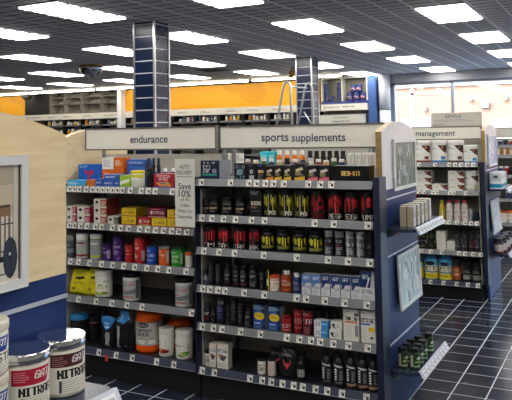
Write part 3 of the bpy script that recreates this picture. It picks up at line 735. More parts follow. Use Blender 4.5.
for kk, cc, nm in (('orange_base', '#e08a2c', 'orange'), ('yellow_base', '#e3b62f', 'yellow'), ('pink_base', '#d9687a', 'pink')):
    kind(kk, 'box', 'supplement_pouch', 'box', 'black carton with %s base' % nm, BK, art=[('r', 0, .0, 1, .06, '#6a675f'), ('p', [(.1, .35), (.75, .22), (.9, .36), (.2, .5)], '#c9bf9a' if nm != 'pink' else '#d8c4c6'), ('l', .1, .5, .9, .7, '#b5a877', 2, 4), ('p', [(0, .8), (1, .72), (1, 1), (0, 1)], cc)], d=.07)
kind('red_kit', 'box', 'supplement_carton', 'box', 'long low black box with gold lettering', '#101012', art=[('b', 'RED', .27, .32, .50, .62, '#f0d080'), ('r', .515, .44, .565, .5, '#d0202a'), ('r', .53, .38, .55, .56, '#d0202a'), ('b', 'KIT', .58, .32, .76, .62, '#d8b765')], d=.1, gloss=1)
# second shelf
kind('black_jar', 'scooptub', 'supplement_jar', 'jar', 'squat black jar with pale print', BK, '#101116', '#15161b', [('l', .1, .05, .9, .2, '#77716a', 2, 5), ('r', .2, .42, .85, .62, '#c4a98a'), ('l', .2, .42, .85, .62, '#2a2320', 2, 8), ('l', .25, .75, .75, .9, '#8a8783', 2, 3)])
kind('silver_box', 'box', 'supplement_carton', 'box', 'tall black carton with silver lettering', BK, art=[('l', .1, .05, .9, .2, '#9a9a9f', 2, 5), ('b', 'MASSIVE', .06, .42, .96, .56, '#d8d2c8'), ('l', .1, .62, .9, .68, '#a66a52', 2, 3), ('r', .2, .75, .8, .8, '#4f4f55')], d=.1)
YS = ['#dcd22c', '#f0e63c', '#c4bc2c', '#9c9a5c']; RS = ['#dc2834', '#ec3c44', '#a81c26', '#c83038']
kind('yellow_streak', 'can', 'supplement_tub', 'tub', 'tall black tub with dripping yellow streaks', BK, '#141414', '#101012', [('s', .04, .03, .98, .8, YS, 9, 3), ('r', .12, .74, .5, .92, '#6f6c33'), ('b', 'PAK', .55, .76, .95, .93, '#e4e4dc')], cell=.0025)
kind('maroon_streak', 'can', 'supplement_tub', 'tub', 'tall black tub with a big dark red word', BK, '#141414', '#101012', [('s', .02, .0, .98, .5, ['#8c1c24', '#a8222c'], 5, 12), ('b', 'MA', .1, .22, .92, .74, '#a8222c'), ('r', .1, .78, .92, .96, '#5c1519')], cell=.0025)
for q, t in enumerate(('OMEGA', 'MEGA', 'PUMP')):
    kind('red_streak%d' % q, 'can', 'supplement_tub', 'tub', 'tall black tub with red streaks above white %s lettering' % ('long', 'middling', 'short')[q] if 0 else 'tall black tub with dripping red streaks', BK, '#141414', '#101012', [('s', .04, .03, .98, .78, RS, 9, 20+q), ('t', t, .1, .76, .95, .97, '#e6e2da')], cell=.0025)
for q, t in enumerate(('FM', 'STAK', 'STAK', 'HAK')):
    kind('red_low%d' % q, 'can', 'supplement_tub', 'tub', 'short black tub with dripping red streaks', BK, '#141414', '#101012', [('s', .04, .03, .98, .78, RS, 8, 30+q), ('t', t, .1, .76, .9, .97, '#e6e2da')], cell=.0025)
kind('yellow_jar', 'scooptub', 'supplement_jar', 'jar', 'black jar with yellow streaks', BK, '#1b1c1f', '#121214', [('s', .04, .0, .98, .75, YS, 8, 6), ('r', .2, .72, .98, .95, '#8d8830'), ('l', .1, .78, .4, .95, '#d5d5cf', 2, 5)], cell=.0026)
kind('slim_can', 'can', 'energy_can', 'can', 'slim black can with white print', '#17181c', '#a9abb2', '#17181c', [('r', 0, 0, 1, .16, '#b9bbc0'), ('l', .1, .03, .9, .14, '#2a2a2e', 2, 1), ('t', 'CZ', .3, .3, .8, .4, '#d6d6da'), ('l', .15, .5, .9, .56, '#b33a34', 2, 4), ('l', .1, .62, .9, .95, '#bdbdc4', 2, 6)], cell=.0024)
kind('grey_can', 'can', 'energy_can', 'can', 'slim silver and black can', '#55585e', '#a9abb2', '#4a4c52', [('r', .35, 0, .5, 1, '#c9cacf'), ('l', .05, .03, .95, .2, '#e2e2e6', 2, 1), ('t', 'XXI', .1, .4, .9, .55, '#ecece8'), ('l', .05, .62, .95, .95, '#c0c1c8', 2, 9)], cell=.0024)
kind('plain_black_tall', 'can', 'energy_can', 'can', 'tall black canister with faint script', BK, '#101116', BK, [('l', .2, .45, .8, .6, '#8e8f94', 2, 4), ('l', .3, .75, .7, .82, '#5d5e62', 2, 2)], cell=.0026)
# third/fourth rows
kind('black_bottle', 'bottle', 'pill_bottle', 'bottle', 'black pill bottle with grey print', '#101116', '#0d0e12', '#15161c', [('l', .1, .1, .9, .28, '#b7b9c0', 2, 5), ('r', .1, .55, .9, .62, '#7b7d86'), ('l', .1, .7, .9, .95, '#8a8c94', 2, 8)], cell=.0024)
kind('redline_bottle', 'bottle', 'pill_bottle', 'bottle', 'black pill bottle with red line', '#101116', '#0d0e12', '#15161c', [('l', .1, .1, .9, .3, '#8d8f96', 2, 5), ('r', .1, .78, .9, .86, '#a5444e'), ('l', .1, .45, .9, .6, '#b7b9c0', 2, 8)], cell=.0024)
kind('blue_small', 'bottle', 'pill_bottle', 'bottle', 'small black bottle with white and blue label', '#101116', '#0d0e12', '#e0e2e8', [('r', 0, 0, 1, .25, '#c7c9d2'), ('l', .1, .05, .9, .4, '#3c3e48', 2, 5), ('r', .1, .6, .9, .95, '#2b4ba0')], cell=.0024)
kind('tall_black_can', 'can', 'supplement_canister', 'canister', 'tall slim black canister with grey letters', BK, '#22242a', BK, [('t', 'III', .2, .05, .9, .16, '#8f9198'), ('l', .15, .2, .85, .8, '#9fa1a8', 3, 11)], cell=.0024)
kind('orange_lid_jar', 'tub', 'supplement_jar', 'jar', 'white jar with orange lid', '#ece7de', '#e4571f', '#efe9e0', [('r', 0, .0, 1, .12, '#d05028'), ('t', 'AXIS', .12, .3, .9, .58, '#c05a3a'), ('l', .2, .68, .8, .9, '#b06a55', 2, 2)], cell=.0024)
kind('amber_bottle', 'bottle', 'pill_bottle', 'bottle', 'large amber bottle with white cap', '#a8431f', '#dcdcd8', '#a03a1e', [('l', .1, .1, .9, .3, '#e4cdb4', 2, 3), ('r', .1, .4, .9, .62, '#d8b08c'), ('l', .1, .42, .9, .62, '#6a2413', 2, 4), ('r', 0, .85, 1, 1, '#c8601f')], cell=.0024)
kind('navy_bottle', 'bottle', 'pill_bottle', 'bottle', 'navy pill bottle with white cap', '#25336a', '#d8d8d8', '#2a3970', [('l', .1, .1, .9, .4, '#c9cde0', 2, 3), ('r', .1, .55, .9, .85, '#8f98bd')], cell=.0024)
kind('yellow_dark_box', 'box', 'supplement_carton', 'box', 'thin black carton with yellow edge', BK, art=[('r', .7, 0, 1, 1, '#d8bc2e'), ('r', .1, .45, .6, .75, '#c8c8cc')], d=.06)
for q, (a, b) in enumerate((('#5f86c8', 'light blue'), ('#22386f', 'navy'))):
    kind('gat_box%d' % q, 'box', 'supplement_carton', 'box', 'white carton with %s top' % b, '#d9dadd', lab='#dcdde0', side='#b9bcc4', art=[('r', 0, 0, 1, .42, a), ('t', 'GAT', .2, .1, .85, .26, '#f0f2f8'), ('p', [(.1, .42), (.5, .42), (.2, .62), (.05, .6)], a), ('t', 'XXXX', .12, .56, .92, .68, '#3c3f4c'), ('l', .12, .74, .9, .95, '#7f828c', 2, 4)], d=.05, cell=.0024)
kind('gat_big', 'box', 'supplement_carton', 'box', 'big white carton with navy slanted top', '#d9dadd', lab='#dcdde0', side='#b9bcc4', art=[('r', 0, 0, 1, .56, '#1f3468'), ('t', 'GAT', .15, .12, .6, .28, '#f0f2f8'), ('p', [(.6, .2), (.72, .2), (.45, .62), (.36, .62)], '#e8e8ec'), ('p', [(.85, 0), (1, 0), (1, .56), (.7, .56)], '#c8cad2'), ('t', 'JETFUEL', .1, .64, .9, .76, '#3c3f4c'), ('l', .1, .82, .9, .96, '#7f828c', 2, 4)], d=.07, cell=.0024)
kind('purple_can', 'can', 'supplement_canister', 'canister', 'black canister with purple and white letters', BK, '#1a1a22', '#14141c', [('t', 'FIRE', .2, .04, .9, .16, '#d6d6e6'), ('l', .1, .25, .9, .5, '#7a6ac8', 2, 3), ('l', .1, .58, .9, .8, '#5b64b0', 2, 9)], cell=.0024)
kind('red_black_jar', 'bottle', 'pill_bottle', 'bottle', 'black bottle with red and white label', '#101116', '#0d0e12', '#1a1216', [('l', .1, .15, .9, .4, '#d3d3d6', 2, 5), ('r', .1, .5, .9, .58, '#b03640'), ('l', .1, .68, .9, .92, '#b03640', 2, 8)], cell=.0024)
kind('blue_yellow_box', 'box', 'supplement_carton', 'box', 'blue carton with yellow oval', '#1c3468', lab='#14244c', side='#8e97b0', art=[('l', .05, .03, .95, .2, '#8fb0e8', 2, 3), ('c', .5, .45, .42, .17, '#e6c52e'), ('l', .2, .4, .8, .5, '#3c3a20', 2, 1), ('r', .1, .7, .6, .78, '#c8d8f4'), ('l', .05, .2, .95, .32, '#3a6cd0', 2, 11), ('l', .05, .6, .95, .84, '#2f62d0', 2, 12), ('l', .05, .85, .95, .97, '#5f8be0', 2, 9)], d=.06, cell=.0024)
kind('red_jar', 'jar', 'supplement_jar', 'jar', 'squat red jar with white lettering', '#a51c26', '#7c141c', '#a51c26', [('t', 'VEIN', .12, .3, .95, .66, '#eadfda'), ('r', 0, .84, 1, .9, '#e0b4b4')], cell=.0024)
kind('red_tall', 'can', 'supplement_canister', 'canister', 'tall red canister with white lettering', '#9a1a24', '#5e1016', '#9a1a24', [('l', .15, .04, .85, .12, '#e0b4b4', 2, 1), ('t', 'BETA', .1, .3, .95, .56, '#eadfda'), ('r', 0, .72, 1, .78, '#d9a0a0'), ('r', 0, .86, 1, 1, '#3a0c10')], cell=.0024)
kind('red_black_tall', 'can', 'supplement_canister', 'canister', 'tall red and black canister', '#8c1a24', '#2a0c10', '#7c1620', [('l', .15, .04, .85, .12, '#e0b4b4', 2, 1), ('t', 'ETA', .1, .28, .95, .52, '#eadfda'), ('r', 0, .6, 1, 1, '#1c0d12'), ('l', .1, .66, .9, .95, '#a06a70', 2, 4)], cell=.0024)
kind('white_blue_cube', 'box', 'supplement_carton', 'box', 'small white and blue carton', '#d9dde2', lab='#e2e4e6', side='#3f8fd0', art=[('r', .5, 0, 1, 1, '#3c8fd2'), ('t', 'X', .12, .25, .42, .7, '#1d2230'), ('r', .55, .3, .95, .5, '#8fc4ee')], d=.05, cell=.0024)
kind('white_cube', 'box', 'supplement_carton', 'box', 'small white carton with black mark', '#dcdad4', lab='#e6e4de', art=[('p', [(.1, .3), (.4, .3), (.3, .6), (.5, .8), (.2, .75)], '#20242e'), ('l', .5, .3, .9, .8, '#77797e', 2, 4)], d=.05, cell=.0024)
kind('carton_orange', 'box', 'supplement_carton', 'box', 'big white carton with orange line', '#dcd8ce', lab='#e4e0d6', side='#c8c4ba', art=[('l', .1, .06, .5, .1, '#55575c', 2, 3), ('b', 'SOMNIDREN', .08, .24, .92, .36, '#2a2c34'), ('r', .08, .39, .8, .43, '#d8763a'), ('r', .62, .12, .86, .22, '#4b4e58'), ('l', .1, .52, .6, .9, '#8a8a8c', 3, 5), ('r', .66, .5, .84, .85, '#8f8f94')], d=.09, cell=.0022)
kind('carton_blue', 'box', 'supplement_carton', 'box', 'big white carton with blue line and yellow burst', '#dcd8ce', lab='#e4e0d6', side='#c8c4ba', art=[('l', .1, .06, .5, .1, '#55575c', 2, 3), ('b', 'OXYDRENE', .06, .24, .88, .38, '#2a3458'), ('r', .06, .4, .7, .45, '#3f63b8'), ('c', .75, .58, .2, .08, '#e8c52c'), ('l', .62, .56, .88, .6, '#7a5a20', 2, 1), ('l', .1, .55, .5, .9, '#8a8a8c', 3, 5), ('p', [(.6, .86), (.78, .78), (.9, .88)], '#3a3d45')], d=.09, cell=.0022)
# bottom shelf, sports bay
kind('white_blackcap', 'tub', 'supplement_jar', 'jar', 'small white jar with black lid', '#dad6cc', '#17181d', '#dedad0', [('r', .3, .2, .75, .35, '#3a3a40'), ('r', .35, .42, .75, .75, '#4a4048'), ('l', .1, .8, .9, .95, '#8a6a68', 2, 4)], cell=.0024)
kind('pink_blackcap', 'tub', 'supplement_jar', 'jar', 'small whitish jar with pinkish print and black lid', '#d2c8c0', '#17181d', '#d6ccc4', [('l', .1, .1, .9, .3, '#b8544e', 2, 3), ('l', .1, .4, .9, .9, '#a08a80', 2, 9)], cell=.0024)
kind('bcaa_box', 'box', 'supplement_carton', 'box', 'white carton with orange and black marks', '#cfcac0', lab='#dedad2', side='#b9b2a8', art=[('l', .1, .04, .9, .1, '#c8683a', 2, 3), ('t', 'BCAA', .08, .22, .92, .36, '#2a2a2e'), ('p', [(.1, .42), (.9, .5), (.6, .7), (.3, .66)], '#4a4a50'), ('r', .12, .46, .34, .56, '#d87a3a'), ('l', .1, .78, .9, .94, '#6a6a6e', 2, 6), ('r', .7, .12, .85, .18, '#d87a3a')], d=.05, cell=.0024, sart=[('l', .1, .1, .9, .9, '#8a7f78', 4, 2)])
kind('bull_pouch', 'pouch', 'supplement_pouch', 'pouch', 'black pouch with red bull head', BK, lab='#121317', art=[('l', .2, .2, .8, .27, '#a8a8ac', 2, 3), ('p', [(.3, .38), (.4, .5), (.6, .5), (.7, .38), (.66, .56), (.55, .62), (.5, .74), (.45, .62), (.34, .56)], '#d0404a'), ('l', .3, .86, .7, .92, '#77777c', 2, 3)], cell=.0026, gloss=1)
kind('white_label_bottle', 'bottle', 'pill_bottle', 'bottle', 'black bottle with square white label', '#101116', '#1c1d22', '#15161c', [('r', .15, .3, .85, .85, '#c9c8c4'), ('l', .2, .38, .8, .8, '#3c3c42', 2, 4)], cell=.0024)
kind('shake_black', 'shake', 'protein_shake', 'bottle', 'black protein shake bottle with slanting white marks', '#1d1e23', '#16171c', '#1b1c21', [('p', [(.1, .02), (.8, .1), (.9, .2), (.2, .12)], '#c4c5ca')]+[('r', .62, .3, .95, .82, '#3c3e46'), ('l', .64, .34, .92, .8, '#9a9ba0', 3, 4)]+[('p', [(.25, .28+.12*i), (.42, .24+.12*i), (.46, .3+.12*i), (.3, .34+.12*i)], '#f0f0f2') for i in range(5)]+[('l', .1, .9, .9, .98, '#77777c', 2, 2)], cell=.0022, lz=(.08, .68))
kind('shake_tan', 'shake', 'protein_shake', 'bottle', 'black protein shake bottle with tan base', '#1d1e23', '#16171c', '#1b1c21', [('p', [(.1, .02), (.8, .1), (.9, .2), (.2, .12)], '#c4c5ca')]+[('r', .62, .3, .95, .82, '#3c3e46'), ('l', .64, .34, .92, .8, '#9a9ba0', 3, 4)]+[('p', [(.25, .24+.12*i), (.42, .20+.12*i), (.46, .26+.12*i), (.3, .30+.12*i)], '#f0f0f2') for i in range(5)]+[('r', 0, .88, 1, 1, '#b98a72')], cell=.0022, lz=(.08, .68))
# endurance bay
kind('blue_tray', 'box', 'display_box', 'box', 'blue display box with red figures', '#2360b8', lab='#1f5cb4', top='#2a4f88', side='#1f5cb4', art=[('p', [(.25, .2), (.4, .35), (.6, .25), (.7, .4), (.5, .55), (.55, .9), (.4, .8), (.42, .5), (.3, .45)], '#c03048'), ('l', .6, .7, .95, .9, '#b8d0f0', 2, 4), ('l', .05, .05, .5, .15, '#7fb0ee', 2, 9)], d=.16)
kind('light_blue_box', 'box', 'bar_box', 'box', 'flat light blue box with white print', '#3aa0dc', lab='#45a6e0', art=[('l', .05, .3, .7, .7, '#e4f2fc', 2, 4)], d=.1)
kind('orange_small', 'box', 'bar_box', 'box', 'small orange carton', '#c8641e', lab='#d2702a', art=[('l', .1, .3, .8, .6, '#8a3a10', 2, 4)], d=.1)
kind('white_orange', 'box', 'supplement_carton', 'box', 'white carton with orange lower half', '#e4e2dc', lab='#e8e6e0', side='#c8641e', art=[('l', .1, .08, .9, .35, '#77787c', 2, 4), ('r', 0, .42, 1, 1, '#dd6a25'), ('l', .2, .55, .8, .65, '#f4d8c0', 2, 4), ('r', 0, .9, 1, 1, '#b5501a')], d=.08)
kind('orange_tall', 'box', 'supplement_carton', 'box', 'upright orange carton', '#d2611f', lab='#d8681f', art=[('l', .1, .1, .9, .3, '#f0c8a0', 2, 4), ('r', 0, .85, 1, 1, '#7a3410')], d=.08)
kind('black_cube', 'box', 'supplement_carton', 'box', 'small black carton with pale edge', BK, lab='#101014', art=[('r', 0, 0, 1, .08, '#8c8f98'), ('r', 0, 0, .06, 1, '#8c8f98'), ('l', .2, .4, .8, .6, '#9a9aa0', 2, 4)], d=.05)
kind('blue_box', 'box', 'bar_box', 'box', 'flat blue carton with white script', '#2f56b0', lab='#3a62ba', side='#35569e', top='#5c80c8', art=[('l', .1, .35, .9, .6, '#c8d8f4', 2, 6), ('r', 0, .9, 1, 1, '#223f80')], d=.1)
kind('lime_tube', 'box', 'bar_box', 'box', 'lime green carton with white band', '#9ac23a', lab='#a4c83e', art=[('p', [(0, .5), (1, .25), (1, .5), (0, .8)], '#eef2dc'), ('l', .1, .8, .9, .95, '#5a7a1a', 2, 3)], d=.09)
kind('yellow_lid_jar', 'tub', 'supplement_jar', 'jar', 'white jar with yellow lid', '#e6e4da', '#e0c92e', '#e6e4da', [('p', [(.2, 0), (1, 0), (1, .35), (.3, .2)], '#d8d030'), ('l', .15, .45, .85, .9, '#8a9070', 2, 3)], cell=.0026)
kind('shine_bottle', 'bottle', 'pill_bottle', 'bottle', 'dark glossy bottle behind the blue boxes', '#141824', '#1a2036', '#1a1e2c', [('r', .3, .1, .5, .9, '#7f90b8')])  # pale vertical stripe on the label is a painted highlight
kind('white_cap_bottle', 'bottle', 'pill_bottle', 'bottle', 'dark blue bottle with white cap behind the red box', '#26366a', '#e4e6ea', '#2a3a70', [('l', .1, .1, .9, .9, '#aab4d0', 2, 3)])
kind('red_box', 'box', 'bar_box', 'box', 'red carton with colour picture and blue foot', '#a52030', lab='#a82434', side='#7c1824', art=[('t', 'PROTEIN', .15, .06, .8, .24, '#f0dede'), ('t', 'BARS', .25, .28, .7, .46, '#f0dede'), ('p', [(.1, .6), (.7, .5), (.9, .85), (.3, .85)], '#d89a4a'), ('r', .35, .6, .6, .7, '#4f7ab0'), ('r', 0, .88, 1, 1, '#2f58a8')], d=.1)
kind('red_tag_can', 'can', 'supplement_canister', 'canister', 'black canister with thin print beside the yellow lidded jar', BK, '#15161b', BK, [('l', .2, .1, .8, .25, '#8a8a90', 2, 3), ('r', .1, .78, .9, .86, '#a03a3a')])
kind('pinkside', 'box', 'bar_box', 'box', 'white carton with crimson panel', '#dcd6cc', lab='#e2dcd0', side='#a8244a', art=[('c', .25, .4, .13, .18, '#1c1c22'), ('l', .45, .3, .6, .5, '#44444a', 2, 3), ('r', .58, .1, 1, .9, '#b23a5a'), ('l', .62, .3, .95, .8, '#e8c0c8', 2, 5)], d=.13, sart=[('r', 0, .1, 1, .9, '#a8244a'), ('l', .1, .3, .9, .8, '#6a1430', 3, 5)])
kind('orangeside', 'box', 'bar_box', 'box', 'white carton with brick red panel', '#dcd6cc', lab='#e2dcd0', side='#8a3028', art=[('c', .22, .4, .12, .18, '#1c1c22'), ('r', .5, .1, 1, .9, '#b2503a'), ('l', .56, .3, .95, .8, '#ecccc0', 2, 5), ('l', .05, .75, .4, .85, '#66666a', 2, 3)], d=.13)
kind('blackside', 'box', 'bar_box', 'box', 'white carton with dark panel', '#cfcac2', lab='#d8d2c8', side='#3a3432', art=[('c', .25, .4, .14, .18, '#1c1c22'), ('r', .55, .1, 1, .9, '#3c3836'), ('l', .6, .3, .95, .8, '#9a8f88', 2, 5)], d=.13)
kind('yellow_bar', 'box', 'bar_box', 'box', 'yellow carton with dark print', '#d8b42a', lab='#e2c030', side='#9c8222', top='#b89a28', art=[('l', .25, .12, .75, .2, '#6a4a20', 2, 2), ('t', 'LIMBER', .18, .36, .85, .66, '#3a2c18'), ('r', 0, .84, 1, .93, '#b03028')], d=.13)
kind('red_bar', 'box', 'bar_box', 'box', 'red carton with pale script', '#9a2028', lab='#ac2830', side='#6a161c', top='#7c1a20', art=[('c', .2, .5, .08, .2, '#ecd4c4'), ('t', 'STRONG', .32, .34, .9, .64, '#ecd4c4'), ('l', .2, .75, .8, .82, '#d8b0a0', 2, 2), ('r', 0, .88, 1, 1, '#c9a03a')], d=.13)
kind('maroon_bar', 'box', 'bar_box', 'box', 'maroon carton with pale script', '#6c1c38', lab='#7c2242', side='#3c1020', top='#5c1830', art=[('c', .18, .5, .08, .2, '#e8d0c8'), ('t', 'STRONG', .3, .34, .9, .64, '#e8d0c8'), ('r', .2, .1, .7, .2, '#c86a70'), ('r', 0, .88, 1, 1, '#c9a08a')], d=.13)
kind('grey_jar', 'jar', 'supplement_jar', 'jar', 'grey jar with white band', '#55585e', '#8d8f94', '#4a4d54', [('l', .1, .05, .9, .3, '#b0b2b8', 2, 3), ('r', 0, .45, 1, .75, '#c4c6ca'), ('l', .1, .5, .9, .7, '#44474e', 2, 5)], cell=.0026)
kind('red_foot', 'tub', 'supplement_tub', 'tub', 'white tub with silver label and red foot', '#e4e2dc', '#e8e6e2', '#b9bbb8', [('r', 0, 0, 1, .08, '#e4e2dc'), ('r', .2, .2, .8, .3, '#8e4a4c'), ('l', .15, .4, .85, .75, '#8a8c90', 2, 4), ('r', 0, .84, 1, .94, '#a82a34')], cell=.0026, lz=(.04, .82))
kind('lime_foot', 'tub', 'supplement_tub', 'tub', 'white tub with silver label and lime foot', '#e4e2dc', '#e8e6e2', '#9fa2a6', [('r', 0, 0, 1, .06, '#7aa030'), ('r', .2, .2, .8, .3, '#d8dad6'), ('l', .15, .4, .85, .75, '#6c6e74', 2, 4), ('r', 0, .84, 1, .94, '#b8d030')], cell=.0026, lz=(.04, .82))
kind('purple_small', 'can', 'supplement_tub', 'tub', 'short purple tub', '#43226e', '#2c1648', '#43226e', [('l', .1, .1, .6, .25, '#c8b4e0', 2, 3), ('t', 'AMINO', .08, .4, .7, .55, '#e4d8f0'), ('r', .72, .3, 1, .9, '#b8a8c8')], cell=.0026)
kind('purple_tall', 'can', 'supplement_tub', 'tub', 'tall purple tub', '#43226e', '#2c1648', '#43226e', [('l', .1, .1, .6, .18, '#c8b4e0', 2, 3), ('t', 'AMINO', .1, .3, .8, .4, '#e4d8f0'), ('l', .1, .5, .8, .7, '#a890c8', 2, 3), ('c', .7, .88, .1, .06, '#8a60b0')], cell=.0026)
kind('red_short_tub', 'can', 'supplement_tub', 'tub', 'short bright red tub', '#b02028', '#8c161c', '#b42028', [('l', .1, .15, .7, .3, '#f0c8c0', 2, 3), ('r', .2, .45, .7, .52, '#f0d8d0'), ('l', .1, .65, .5, .85, '#e0a8a0', 2, 8)], cell=.0026)
kind('red_tall_tub', 'can', 'supplement_tub', 'tub', 'tall bright red tub', '#b82428', '#a01c20', '#bc2428', [('l', .1, .1, .7, .2, '#f0c8c0', 2, 3), ('t', 'AMINO', .12, .3, .6, .4, '#f4e0d8'), ('l', .15, .6, .6, .8, '#f0c0b8', 2, 8), ('r', .78, .45, 1, .9, '#b8b8bc')], cell=.0026)
kind('blue_tub', 'can', 'supplement_tub', 'tub', 'short blue tub with white script', '#1c4cb0', '#17397e', '#1c4cb0', [('l', .1, .12, .7, .22, '#b8d0f8', 2, 3), ('t', 'AMINO', .1, .38, .8, .56, '#e8f0fc'), ('l', .1, .68, .8, .85, '#8ab0f0', 2, 8)], cell=.0026)
kind('orange_tub', 'can', 'supplement_tub', 'tub', 'short orange tub', '#dd5a22', '#8c8c90', '#e06024', [('l', .1, .12, .7, .22, '#ffd8c0', 2, 3), ('t', 'KETO', .1, .32, .7, .46, '#fff0e4'), ('l', .1, .6, .5, .85, '#ffc8a0', 2, 8), ('r', .82, .1, 1, .9, '#c8c8c8')], cell=.0026)
kind('green_tub', 'can', 'supplement_tub', 'tub', 'short green tub with lemon motif', '#2c8a2e', '#1c4c26', '#2f9030', [('l', .1, .12, .7, .22, '#d0f0d0', 2, 3), ('t', 'AMINO', .1, .32, .75, .48, '#e8fce8'), ('l', .3, .58, .8, .75, '#c0e8c0', 2, 8), ('c', .15, .85, .13, .12, '#d8dc30'), ('r', .84, .2, 1, .9, '#b8c0b8')], cell=.0026)
kind('white_orangelid', 'tub', 'supplement_jar', 'jar', 'small white jar with orange lid', '#e0dcd4', '#dc5c1e', '#e4e0d8', [('l', .1, .15, .8, .35, '#d06a3a', 2, 3), ('l', .1, .5, .8, .85, '#9a9a9c', 2, 3)], cell=.0026)
kind('yellow_bag', 'pouch', 'protein_pouch', 'pouch', 'yellow protein pouch with dark script', '#a8981a', lab='#d3c524', art=[('l', .2, .1, .9, .2, '#4a4410', 2, 3), ('p', [(.3, .28), (.75, .24), (.7, .36), (.25, .38)], '#2c2a14'), ('t', 'WHEY', .3, .48, .8, .56, '#4a4410'), ('r', .2, .7, .4, .8, '#6a6418'), ('l', .2, .88, .8, .94, '#7a7420', 2, 3)], cell=.003, gloss=1, skew=.2)
kind('fruit_tub', 'tub', 'protein_tub', 'tub', 'large white tub with fruit picture', '#ebe9e0', '#eceae4', '#ebe9e0', [('p', [(.18, .35), (.26, .35), (.3, .6), (.22, .62)], '#2c2c34'), ('r', .1, .38, .2, .5, '#c02c2c'), ('c', .58, .46, .09, .05, '#7aa838'), ('c', .5, .6, .06, .06, '#e0b040'), ('c', .68, .62, .05, .04, '#e0b040'), ('c', .8, .55, .05, .06, '#9cc048'), ('c', .6, .9, .28, .09, '#7c8c28'), ('c', .55, .88, .12, .06, '#c8d870'), ('r', .7, .18, .95, .32, '#c8d8b0')], cell=.0028)
kind('muscle_tub', 'tub', 'protein_tub', 'tub', 'large silver tub with black lid', '#e2e0da', '#17181c', '#aeb0b2', [('r', 0, 0, 1, .1, '#d8d8d8'), ('t', 'BUCK', .06, .24, .56, .38, '#2a2a30'), ('t', 'UP', .58, .24, .8, .38, '#c03838'), ('p', [(.1, .55), (.5, .5), (.5, .56), (.1, .62)], '#d8685a'), ('p', [(.1, .7), (.9, .5), (.9, .7), (.5, .8)], '#77797c'), ('r', .3, .86, .75, .93, '#b04a44'), ('r', .86, .1, 1, 1, '#5c5e62')], cell=.0026, lz=(.06, .8))
kind('bluelid_tub', 'tub', 'protein_tub', 'tub', 'large black tub with blue lid', '#16171c', '#3a8ac8', '#121318', [('l', .4, .1, .9, .3, '#3a3c44', 3, 3)], cell=.003)
kind('pinkline_tub', 'tub', 'protein_tub', 'tub', 'large black tub with pink line', '#16171c', '#1c2836', '#101116', [('r', .3, .02, 1, .06, '#c87880'), ('l', .35, .15, .7, .7, '#33363f', 3, 3), ('r', .3, .8, .4, .9, '#3a70b8')], cell=.003)
kind('funnel_pouch', 'pouch', 'protein_pouch', 'pouch', 'black pouch with blue funnel top', '#111216', lab='#121318', art=[('c', .5, .1, .5, .1, '#4a9ada'), ('p', [(0, .08), (1, .08), (.75, .34), (.5, .44), (.25, .34)], '#2f80c8'), ('l', .3, .2, .8, .26, '#a8d0f0', 2, 3), ('c', .5, .34, .15, .04, '#c8e0f4'), ('r', .46, .5, .72, .96, '#a9acb0'), ('l', .5, .52, .7, .95, '#15161b', 2, 4)], cell=.0028, gloss=1)
kind('funnel_tall', 'pouch', 'protein_pouch', 'pouch', 'tall black pouch with knotted blue top', '#111216', lab='#121318', neck=.5, art=[('r', .15, 0, .9, .1, '#3a86cc'), ('p', [(.2, .1), (.85, .08), (.9, .2), (.5, .34), (.1, .3)], '#3f8fd4'), ('p', [(.4, .14), (.5, .12), (.35, .28), (.25, .28)], '#d0e4f4'), ('r', .1, .42, .3, .96, '#a9acb0'), ('l', .13, .44, .28, .95, '#15161b', 2, 4), ('l', .55, .88, .9, .92, '#66686e', 2, 3)], cell=.0028, gloss=1)
kind('carbo_tub', 'bigtub', 'protein_tub', 'tub', 'huge orange tub with silver label and grey lid', '#ee5a14', '#9c9890', '#b4b2ac', [('r', 0, 0, 1, .04, '#5a5a5c'), ('c', .52, .14, .17, .1, '#17181c'), ('t', 'NOW', .40, .09, .64, .19, '#b4b2ac'), ('b', 'CARBO', .28, .3, .74, .44, '#2a2a2c'), ('b', 'GAIN', .34, .47, .68, .61, '#2a2a2c'), ('c', .24, .84, .1, .1, '#dcdad4'), ('c', .5, .84, .1, .1, '#dcdad4'), ('c', .76, .84, .1, .1, '#dcdad4'), ('r', .2, .7, .28, .73, '#4a3a34'), ('r', .46, .7, .54, .73, '#4a3a34'), ('r', .72, .7, .8, .73, '#4a3a34')], cell=.0022, rough=.2)
kind('white_red_tub', 'tub', 'protein_tub', 'tub', 'white tub with red fruit picture', '#dcdad2', '#dedcd6', '#dedcd4', [('t', 'VEGAN', .02, .3, .42, .42, '#2a2a30'), ('l', .6, .2, .66, .6, '#55555a', 3, 3), ('c', .5, .84, .3, .12, '#b02c24'), ('c', .4, .8, .1, .06, '#e0a030'), ('c', .65, .86, .12, .06, '#5a1a18')], cell=.0024)
kind('white_green_tub', 'tub', 'protein_tub', 'tub', 'white tub with green leaf picture', '#dcdad2', '#dedcd6', '#dedcd4', [('t', 'SMART', .06, .38, .72, .5, '#2a2a30'), ('l', .8, .3, .9, .6, '#55555a', 3, 3), ('p', [(.4, .95), (.6, .75), (.9, .72), (.85, .9), (.6, 1)], '#5a8c30'), ('c', .62, .86, .12, .05, '#c8d860')], cell=.0024)
